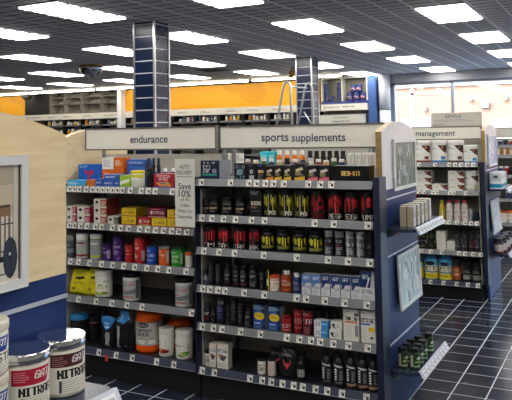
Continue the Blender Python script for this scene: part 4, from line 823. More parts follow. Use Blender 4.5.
# far side and second gondola
kind('cyan_box', 'box', 'supplement_carton', 'box', 'small cyan carton', '#30b8cc', lab='#3cc0d2', art=[('l', .1, .2, .9, .4, '#c8f0f4', 2, 2), ('p', [(.3, .5), (.7, .5), (.6, .8), (.4, .8)], '#1c8ca0')], d=.06)
kind('orange_amber', 'bottle', 'pill_bottle', 'bottle', 'small orange bottle with pale print', '#d8781c', '#e2ddd4', '#dd7c1e', [('r', 0, .1, 1, .35, '#e8e2d4'), ('r', .2, .5, .8, .8, '#7a3c10')])
kind('dark_print', 'jar', 'supplement_jar', 'jar', 'small dark jar with tan print', '#1c1a1c', '#141416', '#1c1a1c', [('r', .1, .2, .9, .5, '#a8845c'), ('l', .1, .6, .9, .9, '#88868a', 2, 2)])
kind('cream_box', 'box', 'supplement_carton', 'box', 'small white carton with grey print', '#dcd9d0', lab='#e0ddd4', art=[('l', .1, .1, .9, .9, '#66686c', 2, 2), ('r', .6, .6, .9, .8, '#a8382c')], d=.06)
kind('stacked_jar', 'jar', 'supplement_jar', 'jar', 'small black jar with yellow dot', '#17181b', '#17181b', '#1a1b1e', [('r', .3, .2, .7, .7, '#c8a83a')])
def shake_art(c): return [('p', [(.5, .04), (.95, .04), (.95, .5), (.75, .4)], '#2a2a30'), ('p', [(.62, .1), (.75, .12), (.7, .22)], '#d8703a'), ('p', [(.8, .28), (.9, .3), (.85, .42)], '#d04040'), ('l', .1, .15, .5, .25, '#44464c', 2, 3), ('l', .12, .5, .6, .75, '#9a9a9c', 2, 4), ('r', 0, .9, 1, 1, c), ('r', .62, .65, .82, .85, c)]
for kk, cc, nm in (('lean_brown', '#7c3a30', 'brown'), ('lean_blue', '#2f78b8', 'blue'), ('lean_plum', '#5a3848', 'plum'), ('lean_sky', '#3a80c0', 'sky blue')):
    kind(kk, 'tub', 'protein_tub', 'tub', 'large white shake tub with %s foot' % nm, '#e4e2dc', '#e6e4e0', '#e4e2dc', shake_art(cc), cell=.0045, lz=(.03, .8))
kind('lean_jar', 'tub', 'protein_tub', 'tub', 'white shake tub with dark swirl beside stacked boxes', '#e4e2dc', '#e6e4e0', '#e4e2dc', shake_art('#c8b8a0'), cell=.0045)
kind('lean_bars', 'box', 'bar_box', 'box', 'flat white carton with multicoloured corner', '#dedcd4', lab='#e2e0d8', side='#bdbab2', art=[('l', .1, .3, .5, .6, '#8a8a8c', 2, 3), ('p', [(.55, .1), (1, .1), (1, .9), (.7, .6)], '#3a3238'), ('p', [(.65, .15), (.8, .15), (.75, .5)], '#d8703a'), ('p', [(.85, .4), (.97, .4), (.92, .8)], '#c04040')], d=.14, cell=.0045)
kind('yellow_oil', 'bottle', 'drink_bottle', 'bottle', 'yellow bottle with pale label', '#a8902a', '#c8b83a', '#c8b440', [('r', .2, .2, .6, .9, '#ded49a')], cell=.005)
kind('pink_shake', 'shake', 'protein_shake', 'bottle', 'white shake bottle with pink top', '#d8d2d0', '#d05060', '#e0dad6', [('r', 0, 0, 1, .15, '#d86a78'), ('l', .15, .25, .85, .6, '#5a3a40', 2, 4), ('c', .55, .8, .22, .1, '#c03044')], cell=.004)
kind('grey_mini', 'bottle', 'pill_bottle', 'bottle', 'small grey bottle', '#8c8c90', '#a8a8ac', '#98989c', [('l', .1, .2, .9, .8, '#44464a', 2, 3)], cell=.004)
kind('dark_mini', 'jar', 'supplement_jar', 'jar', 'small dark jar with blue band', '#1a1d28', '#20232e', '#1a1d28', [('r', 0, .3, 1, .7, '#3c4c78')], cell=.004)
kind('green_black_jar', 'jar', 'supplement_jar', 'jar', 'black jar with lime band', '#15161a', '#101114', '#15161a', [('r', .1, .3, .9, .6, '#8a9c2a'), ('l', .1, .35, .9, .55, '#20240c', 2, 3)], cell=.004)
kind('plain_cube', 'box', 'supplement_carton', 'box', 'plain white cube carton', '#d0cdc4', lab='#d6d3ca', art=[('l', .2, .4, .8, .6, '#9c9a94', 2, 3)], d=.1, cell=.004)
kind('shake_dark2', 'shake', 'protein_shake', 'bottle', 'dark shake bottle with silver streaks', '#26262b', '#1a1a1e', '#26262b', [('r', .3, .1, .45, .9, '#a8a8ae'), ('l', .5, .2, .9, .8, '#77777c', 2, 3)], cell=.004)
kind('shake_dark3', 'shake', 'protein_shake', 'bottle', 'dark shake bottle with red streaks', '#2a1d20', '#1a1a1e', '#2a1d20', [('r', .3, .1, .45, .9, '#b8888c'), ('l', .5, .2, .9, .8, '#a04048', 2, 3)], cell=.004)
kind('life_tub', 'tub', 'protein_tub', 'tub', 'large tub with sky blue top and yellow base', '#3a94cc', '#2c6c9c', '#dcd8c0', [('r', 0, 0, 1, .32, '#5cb0dc'), ('c', .5, .2, .22, .12, '#15182a'), ('t', 'FIT', .25, .36, .75, .58, '#2c4a7c'), ('r', .1, .62, .9, .68, '#4c6ca4'), ('r', 0, .72, 1, 1, '#e0cc2c'), ('l', .15, .78, .85, .9, '#4c5420', 2, 3)], cell=.004, lz=(.04, .8))
kind('yellow_slim', 'tub', 'protein_tub', 'tub', 'yellow and white tub partly behind the end panel', '#c8b830', '#2c6c9c', '#d8c838', [('r', 0, 0, 1, .3, '#88b8cc'), ('r', .1, .4, .5, .6, '#e8e4cc')], cell=.004)
kind('orange_label_tub', 'jar', 'supplement_jar', 'jar', 'black jar with bright orange label', '#1a1416', '#15161a', '#dd5c1e', [('l', .15, .2, .85, .4, '#f8d0a0', 2, 3), ('t', 'KRE', .2, .5, .8, .7, '#f8e0c0')], cell=.004)
kind('white_band_tub', 'jar', 'supplement_jar', 'jar', 'black jar with white lower band', '#15161a', '#15161a', '#15161a', [('l', .15, .1, .85, .3, '#9a9a9e', 2, 3), ('r', 0, .5, 1, .9, '#c4c2bc')], cell=.004)
kind('white_carton', 'box', 'supplement_carton', 'box', 'white carton', '#d8d4c4', lab='#e4e4e2', side='#b8ae94', top='#e0ded6', art=[('r', 0, 0, .1, 1, '#77808c'), ('l', .2, .06, .9, .25, '#3c5ca8', 2, 3), ('r', .4, .3, .7, .6, '#30343c'), ('l', .2, .65, .9, .92, '#5c7cac', 2, 6)], d=.045, cell=.003, sart=[('l', .1, .12, .42, .9, '#857c66', 3, 2), ('l', .58, .12, .9, .9, '#857c66', 3, 5), ('r', .48, 0, .52, 1, '#4c4638')])  # grey strip down the face edge is painted edge shading
kind('green_bottle', 'jar', 'vitamin_bottle', 'bottle', 'green bottle with black lid', '#1a2e18', '#121316', '#22421c', [('r', .05, .05, .28, .95, '#d6d4c0'), ('l', .08, .1, .25, .9, '#55584c', 2, 3), ('c', .68, .3, .16, .12, '#d0dcc4'), ('l', .4, .5, .95, .7, '#9cc488', 2, 3), ('r', .3, .85, 1, .97, '#b8c8a8')], cell=.0022, lz=(.06, .72))
kind('bluewhite_carton', 'box', 'supplement_carton', 'box', 'upright white carton with blue foot', '#dfe6ee', lab='#eef2f6', side='#e8eef4', art=[('r', 0, .72, 1, .9, '#1f9ac8'), ('r', .2, .2, .5, .4, '#4c5c74')], d=.06, cell=.005, sart=[('r', .1, .1, .9, .5, '#c8ccc8'), ('r', 0, .72, 1, .92, '#1f9ac8'), ('r', .3, .2, .7, .35, '#44546c')])
kind('maroon_jar', 'jar', 'supplement_jar', 'jar', 'dark lidded jar with white and maroon label', '#2a1d28', '#15161e', '#e0dcd8', [('r', 0, .0, 1, .15, '#6c6468'), ('l', .15, .3, .85, .7, '#9a9298', 2, 3), ('r', 0, .85, 1, 1, '#a83a50')], cell=.004)
for q, (c1, c2, c3, nm) in enumerate((('#e0dcd2', '#c8c8cc', '#a87840', 'white jar'), ('#d98a2c', '#e4e0d8', '#7c3a10', 'orange jar'), ('#26345c', '#dcdcde', '#c8c8d0', 'navy jar'), ('#1c1c20', '#17181c', '#a05030', 'black jar'), ('#c8c4ba', '#26345c', '#55585c', 'grey jar'), ('#8a2430', '#dedad4', '#e0c8c0', 'red jar'), ('#3a5c38', '#e0ddd6', '#c8d0b8', 'green jar'), ('#b8a040', '#dedad4', '#5c4818', 'yellow jar'), ('#7a3470', '#e4e0d8', '#e0cce0', 'purple jar'))):
    kind('tiny%d' % q, 'jar', 'vitamin_jar', 'jar', 'small %s' % nm, c1, c2, c1, [('r', .1, .3, .9, .75, c3)], cell=.012)
kind('orange_pack', 'box', 'supplement_carton', 'box', 'orange and white carton', '#d8861c', lab='#dd8a20', art=[('p', [(0, 0), (.5, 0), (.3, 1), (0, 1)], '#e6e2da'), ('p', [(.6, .4), (.8, .4), (.75, 1), (.5, 1)], '#24305c')], d=.1, cell=.006)
kind('pro_can', 'can', 'probiotic_tub', 'tub', 'navy tub with orange label', '#26346c', '#1c2858', '#26346c', [('r', .1, .3, .9, .8, '#dc7430'), ('l', .2, .4, .8, .6, '#f0d8c0', 1, 2)], cell=.015)
kind('pro_can2', 'can', 'probiotic_tub', 'tub', 'navy tub with pale label', '#26346c', '#1c2858', '#26346c', [('r', .1, .3, .9, .6, '#c8ccd8'), ('r', .3, .6, .7, .85, '#d8a040')], cell=.015)

# --- near end shelf
def near(k, y, z, lab, h=.123): place(k, (-1.131, y, z), .104, h, rz=radians(68), label=lab)
near('flex_maroon', 1.208, 1.0305, 'large white tub with chrome lid and maroon label, nearest the shelf corner')
near('flex_red', 1.098, 1.0305, 'large white tub with chrome lid and red label on the near shelf')
near('stack_blue', .985, 1.0305, 'ivory lidded tub with blue label, lower one of the stack at the left edge', .103)
near('stack_blue', .985, 1.134, 'ivory lidded tub with blue label, upper one of the stack at the left edge', .103)

# --- sports bay
def rowf(where, z, L, **kw):
    for t in L:
        k, a, b, yt = t[:4]; o = t[4] if len(t) > 4 else {}
        kw2 = dict(kw); kw2.update(o); item(k, a, b, yt, z-.008+kw2.pop('dz', 0)+.0005, where, **kw2)
RS_ = 'of the sports bay'; LS_ = 'of the endurance bay'
rowf('top shelf '+RS_, 1.330, [('perf_box', 200, 219, 160.5, dict(d=.14)), ('teal_pouch', 234, 246, 163.5), ('dot_box', 247, 255.5, 164), ('gold_line', 256.3, 264.7, 164), ('orange_base', 265.5, 273.2, 165.5),
 ('yellow_base', 274, 281.5, 165), ('yellow_base', 282.6, 291.6, 163), ('yellow_base', 294, 304.5, 163), ('pink_base', 307.5, 317.5, 165), ('pink_base', 319, 328.6, 165), ('red_kit', 331, 368.5, 166)])
rowf('second shelf '+RS_, 1.112, [('black_jar', 199, 207, 198), ('black_jar', 208.7, 220, 197), ('black_jar', 222.5, 233, 197), ('black_jar', 234.5, 247, 197), ('silver_box', 249.3, 261, 190),
 ('yellow_streak', 263, 277.5, 188.5), ('yellow_streak', 279.2, 293, 189), ('yellow_streak', 294.5, 308.5, 189), ('maroon_streak', 310.2, 325, 190), ('red_streak0', 327.4, 342, 190.5), ('red_streak1', 344, 359, 191), ('red_streak2', 360.7, 375, 191.5)])
rowf('third shelf '+RS_, .912, [('red_low0', 201, 214.5, 226), ('red_low1', 217.5, 231, 226), ('red_low2', 233, 246.7, 226.5), ('red_low3', 248.5, 260, 227), ('yellow_jar', 260.8, 275, 228), ('yellow_jar', 276.4, 290.8, 228.5), ('yellow_jar', 292.5, 307, 229), ('yellow_jar', 308.5, 322.8, 230),
 ('slim_can', 324, 333.5, 230), ('slim_can', 334.5, 343.8, 231), ('grey_can', 345, 354.6, 231), ('grey_can', 355.8, 365.4, 232), ('plain_black_tall', 366.5, 376, 231)])
rowf('fourth shelf '+RS_, .684, [('blue_small', 201.5, 207.8, 269), ('tall_black_can', 208.3, 214, 263), ('tall_black_can', 215, 221.3, 264), ('redline_bottle', 223.5, 231.5, 264.5), ('redline_bottle', 232.3, 239.5, 267), ('redline_bottle', 240, 247, 265), ('black_bottle', 248.5, 258, 265),
 ('black_bottle', 259, 265.5, 268), ('yellow_dark_box', 266, 269, 270), ('orange_lid_jar', 269.3, 280, 275), ('amber_bottle', 280.4, 292, 270), ('navy_bottle', 292.4, 301, 273),
 ('gat_box0', 301.5, 310.5, 274), ('gat_box0', 311, 320, 274.5), ('gat_box1', 320.6, 329.8, 274.5), ('gat_box1', 330.6, 339.6, 275.5), ('gat_box1', 340.4, 350, 275.5), ('gat_box1', 350.8, 360, 276), ('gat_big', 360.8, 375.5, 271.5)])
rowf('fifth shelf '+RS_, .455, [('red_black_jar', 201, 209.5, 303), ('black_bottle', 210.5, 216, 306), ('purple_can', 216.8, 225, 297), ('black_bottle', 225.5, 230, 305), ('tall_black_can', 230.5, 237, 299), ('tall_black_can', 237.5, 243.5, 303), ('black_bottle', 244.2, 252, 307),
 ('blue_yellow_box', 252.8, 265, 305), ('blue_yellow_box', 267, 281, 307), ('red_jar', 281.2, 292, 314.5), ('red_tall', 293.6, 302.4, 308.5), ('red_black_tall', 302.8, 312.8, 309.5),
 ('white_blue_cube', 314, 328, 329, dict(lvl='lower')), ('white_cube', 329, 341.5, 330.2, dict(lvl='lower')), ('carton_orange', 342.8, 360.6, 309.3), ('carton_blue', 362.4, 379, 311)])
zc = .455-.0075+.0008
hh = _dims[('white_blue_cube', 'fifth shelf '+RS_, 'lower')][1]; item('white_blue_cube', 313.8, 328, 320, zc+hh, 'fifth shelf '+RS_, lvl='upper', h=hh)
hh = _dims[('white_cube', 'fifth shelf '+RS_, 'lower')][1]; item('white_cube', 330.5, 342, 320, zc+hh, 'fifth shelf '+RS_, lvl='upper', h=hh)
rowf('bottom shelf '+RS_, .192, [('white_blackcap', 200, 208.6, 349), ('bcaa_box', 209, 216, 343.5), ('bcaa_box', 216.8, 228, 344), ('white_blackcap', 257, 266.8, 358), ('pink_blackcap', 267.3, 276.2, 357), ('bull_pouch', 276.6, 295.6, 348.5), ('white_label_bottle', 296.4, 306, 356),
 ('shake_black', 321.2, 332, 350.5), ('shake_black', 333.4, 344, 351.5), ('shake_tan', 345.4, 356, 352.5), ('shake_tan', 357, 367.5, 354), ('shake_tan', 368.6, 380, 356)])
# second rows, seen over or between the front ones
rowf('fourth shelf '+RS_, .684, [('black_bottle', 224+3*i*2.9, 231+3*i*2.9, 262) for i in range(4)], yf=3.82, lvl='rear')
rowf('second shelf '+RS_, 1.112, [('black_jar', 203, 213, 195), ('black_jar', 226, 236, 195)], yf=3.83, lvl='rear')
rowf('fifth shelf '+RS_, .455, [('tall_black_can', 315, 321, 309), ('tall_black_can', 324, 330, 309), ('black_bottle', 333, 339, 310)], yf=3.82, lvl='rear')
rowf('bottom shelf '+RS_, .192, [('bull_pouch', 268, 284, 349), ('black_bottle', 300, 307, 352)], yf=3.86, lvl='rear')
# --- endurance bay
rowf('top shelf '+LS_, 1.268, [('light_blue_box', 67, 85.6, 180.5), ('orange_small', 86.5, 94.8, 180), ('blue_box', 95.3, 102.5, 179, dict(lvl='low')), ('blue_box', 103, 114, 180), ('blue_box', 114.6, 119, 180, dict(lvl='low')), ('lime_tube', 119.6, 129.4, 175.5), ('yellow_lid_jar', 130.5, 145, 170.5),
 ('red_tag_can', 146.3, 153, 168), ('red_box', 153.6, 174, 174)])
zt_ = 1.2605
rowf('top shelf '+LS_, zt_+.0085, [('blue_box', 104, 118, 172.5)], lvl='upper', dz=_dims[('blue_box', 'top shelf '+LS_, None)][1]+.0005, h=.034)
rowf('top shelf '+LS_, 1.268, [('blue_tray', 71, 94, 164.5, dict(d=.12)), ('white_orange', 102, 113.5, 157.5), ('orange_tall', 114, 123.5, 157.5), ('shine_bottle', 146.5, 150.8, 158), ('shine_bottle', 151.4, 155.6, 158), ('shine_bottle', 156.3, 160.8, 158.5), ('white_cap_bottle', 154, 160, 168), ('white_cap_bottle', 162, 168, 167.5), ('white_cap_bottle', 170, 176, 168)], yf=3.86, lvl='rear')
rowf('top shelf '+LS_, 1.268, [('blue_box', 127, 145, 164, dict(lvl='rearlow', h=.135, d=.08))], yf=3.86)
rowf('top shelf '+LS_, 1.268, [('blue_box', 127, 145, 156, dict(lvl='reartop', dz=.1357, h=.045, d=.08))], yf=3.86)
def stack(where, z, k, a, b, n, ht, yf=3.725, d=None, first=0):
    for i in range(n): item(k, a, b, 200, z-.008+.0005+i*(ht+.0006)+first, where, lvl=('lowest', 'second level', 'third level')[i] if n > 1 or first else None, h=ht, yf=yf, d=d)
S2 = 'second shelf '+LS_
stack(S2, 1.022, 'pinkside', 66.5, 76, 2, .055); stack(S2, 1.022, 'pinkside', 77, 90, 2, .055); stack(S2, 1.022, 'orangeside', 93.8, 106.5, 3, .055); stack(S2, 1.022, 'blackside', 107.4, 118.6, 1, .053)
stack(S2, 1.022, 'yellow_bar', 121.5, 136, 2, .056); stack(S2, 1.022, 'red_bar', 137.3, 150.5, 1, .06); stack(S2, 1.022, 'yellow_bar', 151.4, 166.5, 1, .056); stack(S2, 1.022, 'yellow_bar', 167.5, 182, 2, .056)
item('maroon_bar', 148, 165.5, 200, 1.022-.0069+.0605, S2, lvl='upper', h=.058)
rowf('third shelf '+LS_, .778, [('grey_jar', 66.5, 74.8, 235), ('red_foot', 76, 89, 233), ('lime_foot', 89.8, 103, 233.5), ('purple_small', 102, 112, 243.5), ('purple_tall', 113, 123.8, 236), ('red_short_tub', 125.2, 134, 244.5), ('red_tall_tub', 134.3, 146, 237), ('blue_tub', 146.6, 157.6, 245.5), ('orange_tub', 158.4, 170, 246.5), ('green_tub', 171, 184, 247.5), ('white_orangelid', 185, 192.6, 252.7)])
rowf('third shelf '+LS_, .778, [('red_tall_tub', 141, 151, 236), ('green_tub', 178, 188, 245)], yf=3.86, lvl='rear')
rowf('fourth shelf '+LS_, .530, [('yellow_bag', 66, 86, 270, dict(d=.07)), ('yellow_bag', 84.5, 96.5, 269, dict(d=.07, lvl='b')), ('fruit_tub', 94.6, 113, 269), ('muscle_tub', 122.4, 141, 271.5), ('muscle_tub', 174.4, 193.4, 275.5)])
rowf('bottom shelf '+LS_, .200, [('bluelid_tub', 68, 86, 313.5), ('pinkline_tub', 87, 101.5, 315, dict(yf=3.83)), ('funnel_pouch', 98.5, 113, 317, dict(d=.06)), ('funnel_tall', 113.5, 130.5, 311, dict(d=.07)), ('carbo_tub', 134.5, 163.5, 303), ('white_red_tub', 158.5, 174.4, 327), ('white_green_tub', 175, 193, 329)], yf=3.74)
rowf('bottom shelf '+LS_, .200, [('carbo_tub', 166, 192, 314, dict(yf=3.90))], lvl='rear')
# --- stock on the rear side of the middle gondola, peeping over
zr = 1.335-.008+.0005; RW = 'rear top shelf behind the sports bay'
def rear(k, a, b, yt, yf=4.46, lvl=None): item(k, a, b, yt, zr, RW, yf=yf, lvl=lvl)
for (a, b) in ((260, 267), (268, 275)): rear('cyan_box', a, b, 151.5)
for i in range(4): rear('orange_amber', 276+i*7.6, 282.5+i*7.6, 150.5)
for i in range(6): rear('dark_print', 307+i*6.6, 313+i*6.6, 150.8)
for i in range(4): rear('cream_box', 347.5+i*7, 354+i*7, 151 if i % 2 else 153)
for i in range(14): rear('tiny%d' % ((i*5) % 9), 237+i*7.8, 243.5+i*7.8, 158+(i % 3), yf=4.33, lvl='inner')
for i in range(3): rear('cream_box', 224+i*5.5, 229+i*5.5, 153)
# --- second gondola
M2 = 'of the management bay'; yq = YC[2]-.46+.045
def rowg(where, z, L, **kw):
    for t in L:
        k, a, b, yt = t[:4]; o = dict(kw); o.update(t[4] if len(t) > 4 else {}); item(k, a, b, yt, z-.008+.0005+o.pop('dz', 0), where, yf=yq, **o)
rowg('top shelf '+M2, 1.300, [('lean_brown', 415, 430.8, 140.5), ('lean_blue', 431.2, 447, 140.3), ('lean_plum', 447.6, 463.6, 140), ('lean_sky', 464.6, 479.2, 145)])
for i in range(3): item('lean_bars', 415, 430.5, 150, 1.0225+i*.0655, 'second shelf '+M2, lvl=('lowest', 'second level', 'third level')[i], h=.065, yf=yq)
item('lean_bars', 431, 446.3, 150, 1.0225, 'second shelf '+M2, h=.065, yf=yq)
for i in range(3): item('lean_bars', 447.3, 463, 150, 1.0225+i*.0655, 'second shelf '+M2, lvl=('lowest', 'second level', 'third level')[i], h=.065, yf=yq)
rowg('second shelf '+M2, 1.030, [('lean_jar', 465, 479.2, 170.5)])
rowg('third shelf '+M2, .748, [('pink_shake', 414, 420.5, 195, dict(lvl='hid')), ('pink_shake', 422, 428, 196, dict(lvl='hid')), ('yellow_oil', 438.8, 445.2, 200), ('pink_shake', 446, 452.8, 200), ('pink_shake', 453.6, 460.6, 200), ('pink_shake', 461, 468, 200), ('grey_mini', 468.6, 473, 209), ('dark_mini', 473.6, 479.4, 212)])
rowg('fourth shelf '+M2, .458, [('green_black_jar', 418, 425.8, 241), ('green_black_jar', 426.8, 434, 240), ('shake_dark2', 454, 460.4, 231), ('shake_dark2', 461, 467.8, 231.5), ('shake_dark3', 468.4, 475, 231.5), ('shake_dark2', 475.6, 481, 232)])
hg = _dims[('green_black_jar', 'fourth shelf '+M2, None)][1]
for a, b in ((418, 425.8), (426.8, 434)): item('green_black_jar', a, b, 200, .4505+hg+.0005, 'fourth shelf '+M2, lvl='upper', h=hg, yf=yq)
item('plain_cube', 435.4, 444.5, 200, .4505, 'fourth shelf '+M2, lvl='lower', h=.092, yf=yq); item('plain_cube', 445.2, 453.4, 200, .4505, 'fourth shelf '+M2, h=.088, yf=yq); item('plain_cube', 435.4, 444.5, 200, .4505+.0925, 'fourth shelf '+M2, lvl='upper', h=.092, yf=yq)
rowg('bottom shelf '+M2, .168, [('yellow_slim', 414, 423.5, 258), ('life_tub', 424.4, 438, 253.5), ('life_tub', 438.8, 452, 254), ('orange_label_tub', 452.4, 461, 259), ('white_band_tub', 462.4, 471.6, 262.5), ('white_band_tub', 472.6, 483, 263.5)])
# --- end shelves
ys_ = [3.925+i*.0455 for i in range(10)]
for i, y in enumerate(ys_): place('white_carton', (-1.055-.008*(i % 2), y+.02, 1.0625), .036, .112+.01*(i > 7)+.004*(i % 3 == 1), 'end shelf of the middle gondola', rz=pi/2, d=.078, x=i, group=None)
for i, (x, y) in enumerate(((-1.133, 3.905), (-1.068, 3.915), (-1.133, 3.985), (-1.068, 3.995), (-1.131, 4.07), (-1.066, 4.08), (-1.11, 4.155), (-1.07, 4.24))):
    place('green_bottle', (x, y, .2885), .056, .108, 'low end shelf of the middle gondola', rz=radians(35), x=i)
for i in range(4): place('bluewhite_carton', (-1.03, 7.07+i*.085, 1.0425), .062, .155, 'end shelf of the second gondola', rz=pi/2, d=.11, x=i)
for i in range(6): place('maroon_jar', (-1.085+.02*(i % 2), 7.07+i*.10, .4285), .092, .14, 'low end shelf of the second gondola', rz=radians(30), x=i)
# --- third gondola at the right edge
yq3 = YC[3]-.46+.03; B3 = 'of the distant bay at the right edge'
def g3(k, a, b, h, z, sh, lvl=None): item(k, a, b, 150, z-.007, sh+' '+B3, yf=yq3, h=h, lvl=lvl)
for i in range(4): g3('tiny%d' % ((2, 3, 5, 0)[i]), 498+i*5.4, 503+i*5.4, .065, 1.41, 'top shelf')
for i in range(4): g3('orange_pack', 497.5+i*6, 503+i*6, .095, 1.272, 'second shelf')
for i in range(4): g3('tiny%d' % ((2, 5, 3, 4)[i]), 497.6+i*5.6, 502.8+i*5.6, .12, 1.0, 'third shelf')
for i in range(3): g3('tiny%d' % ((3, 2, 8)[i]), 499+i*6, 504+i*6, .10, .68, 'fourth shelf')
for i in range(3): g3('white_orangelid', 498+i*7.2, 504.8+i*7.2, .165, .35, 'fifth shelf')
# --- hanging card
p = atY(184.4, 159, 3.655); q = atY(194, 227.5, 3.655); o = empty('hanging_card', (p.x, 3.655, q.z), 'tall white hanging card reading auto delivery save 10% beside the endurance shelves', 'sign')
w = atY(194, 190, 3.655).x-atY(174.6, 190, 3.655).x; h = p.z-q.z
MB().box(-w/2, w/2, 0, .003, 0, h, mat('white_card', '#e2dfd6', .5)).obj('card', o)
for (t, f, hh, zz) in (('AUTO', .5, .026, .885), ('DELIVERY', .82, .024, .80), ('Save', .64, None, .60), ('10%', .62, None, .49), ('on All', .42, .020, .405), ('Orders', .46, .020, .32), ('When You', .74, .020, .235), ('Subscribe', .74, .020, .15)):
    text_obj('lettering', t, w*f, hh, INK if t in ('Save', '10%') else mat('grey_ink', '#4a4a52', .6), o, (.0, -.0006, zz*h), ext=.0006)
MB().box(-w*.4, w*.4, -.0008, 0, .735*h, .742*h, INK).obj('rule', o)
MB().box(-.012, .012, .002, .028, h*.82, h*.9, ALU).obj('clip', o)

# ================================================================== FAR WALL
YF = 16.2
FY = bpy.data.materials.new('yellow_fascia'); FY.use_nodes = True; nt = FY.node_tree; b = nt.nodes['Principled BSDF']
tc = nt.nodes.new('ShaderNodeTexCoord'); mp = nt.nodes.new('ShaderNodeMapping'); mp.inputs['Scale'].default_value = (.8, .8, 1.1); v = nt.nodes.new('ShaderNodeTexVoronoi'); v.inputs['Scale'].default_value = 1.1
cr = nt.nodes.new('ShaderNodeValToRGB'); cr.color_ramp.interpolation = 'CONSTANT'; cr.color_ramp.elements[0].color = (*lin('#e6a00a'), 1); cr.color_ramp.elements[1].color = (*lin('#f0ac14'), 1); cr.color_ramp.elements[1].position = .42
nt.links.new(tc.outputs['Object'], mp.inputs[0]); nt.links.new(mp.outputs[0], v.inputs['Vector']); nt.links.new(v.outputs['Distance'], cr.inputs[0]); nt.links.new(cr.outputs[0], b.inputs['Base Color']); b.inputs['Roughness'].default_value = .5
FASW = mat('signage_band_white', '#d5d1c8', .5)
def Z(px, py, Y=YF): return atY(px, py, Y).z
def X(px, py=110, Y=YF): return atY(px, py, Y).x
xa, xb, xc_, xd = X(123), X(295), X(48), X(122)
zf0, zf1 = 2.345, 2.96
def fascia(x0, x1, lab):
    o = empty('yellow_fascia', ((x0+x1)/2, YF, zf0), lab, 'wall panel'); w = x1-x0
    MB().box(-w/2, w/2, 0, YW-YF-.001, 0, zf1-zf0, FY).obj('panel', o); MB().box(-w/2, w/2, .02, YW-YF-.001, zf1-zf0, ZC-zf0-.071, BLACKM).obj('shadow_gap', o); return o
fascia(X(124), X(320, 95)-.05, 'long yellow fascia across the far wall behind the tiled columns')
fascia(-18.6, X(25), 'yellow fascia at the far left of the far wall')
def band(x0, x1, lab, words):
    o = empty('signage_band', ((x0+x1)/2, YF-.02, 2.17), lab, 'sign'); w = x1-x0
    MB().box(-w/2, w/2, 0, .3, 0, zf0-2.172, FASW).obj('board', o)
    for px0, px1 in words:
        mb = MB(); a = X(px0)-(x0+x1)/2; b_ = X(px1)-(x0+x1)/2; cv = CV((b_-a)/.02, 4, '#d5d1c8').ops([('l', 0, .2, 1, .9, '#6c6a66', 2, int(px0))]); cv_plane(mb, cv, (a, -.003, .06), (b_-a, 0, 0), (0, 0, .055), P_PAPER); mb.obj('small_lettering', o)
    return o
band(X(124), X(320, 95)-.05, 'white signage band under the long yellow fascia', ((178, 188), (201, 211), (226, 238), (247, 262), (273, 288)))
band(-18.6, X(123.5), 'white signage band under the empty cubbyholes', ((27, 44), (48, 58), (64, 76), (83, 95), (104, 119)))
# empty cubbies
CUBM = mat('cubby_grey', '#a09a90', .6); CUBD = mat('cubby_edge', '#5d5a57', .5)
xs_ = [X(50), X(64), X(81.5), X(101.5), X(122.5)]
o = empty('cubbyhole_unit', (xs_[0], YF, zf0), 'row of empty grey cubbyholes high on the far wall', 'shelving'); zz = [0, .27, .47, .645]
MB().box(0, xs_[-1]-xs_[0], .34, .36, 0, .65, CUBM).obj('back_panel', o)
for x in xs_: MB().box(x-xs_[0]-.03, x-xs_[0]+.03, 0, .35, 0, .65, CUBM).box(x-xs_[0]-.031, x-xs_[0]+.031, -.004, 0, 0, .65, CUBD).obj('divider', o)
for z in zz: MB().box(.03, xs_[-1]-xs_[0]-.03, .02, .34, z-.0, z+.03, CUBM).box(.03, xs_[-1]-xs_[0]-.03, .015, .02, z-.0, z+.03, CUBD).obj('shelf', o)
MB().box(X(25)-xs_[0], -.03, .0, .36, 0, .65, BLACKM).obj('dark_end_bay', o)
tag(MB().box(-.075, .075, -.2, -.001, 0, ZC, WHITEM).obj('boxed_column', None, (X(123.5), YF, 0)), 'white boxed column on the far wall beside the empty cubbyholes', 'column')
# wall bays with small stock
def wallbay(x0, x1, lab, zs=(2.0, 1.72, 1.42, 1.1, .78, .45)):
    o = empty('wall_shelving', ((x0+x1)/2, YF, 0), lab, 'shelving', 'wall shelving bays'); w = x1-x0
    MB().box(-w/2, w/2, .36, .39, 0, 2.16, CUBM).obj('back_panel', o); MB().box(-w/2, -w/2+.02, .0, .36, .1, 2.16, BLACKM).obj('divider', o); MB().box(w/2-.02, w/2, .0, .36, .1, 2.16, BLACKM).obj('divider', o)
    for z in zs: MB().box(-w/2+.021, w/2-.021, .02, .359, z-.04, z-.01, DECK).box(-w/2+.021, w/2-.021, .01, .019, z-.045, z, STRIP).obj('shelf', o)
bx = [X(124)+.0]; 
edges = [X(v) for v in (27, 45, 64, 81.5, 101.5, 121)]
cnt = 0
ordl = ORD
for i in range(5): wallbay(edges[i]+.005, edges[i+1]-.005, 'far wall shelving bay under the cubbyholes, %s from the left' % ordl[i])
edges2 = [X(v) for v in (125.5, 149, 172.5, 195, 219, 243.5, 269, 295, 318)]
for i in range(8): wallbay(edges2[i]+.005, edges2[i+1]-.005, 'far wall shelving bay under the long yellow fascia, %s from the left' % ordl[i])
rg = random.Random(5)
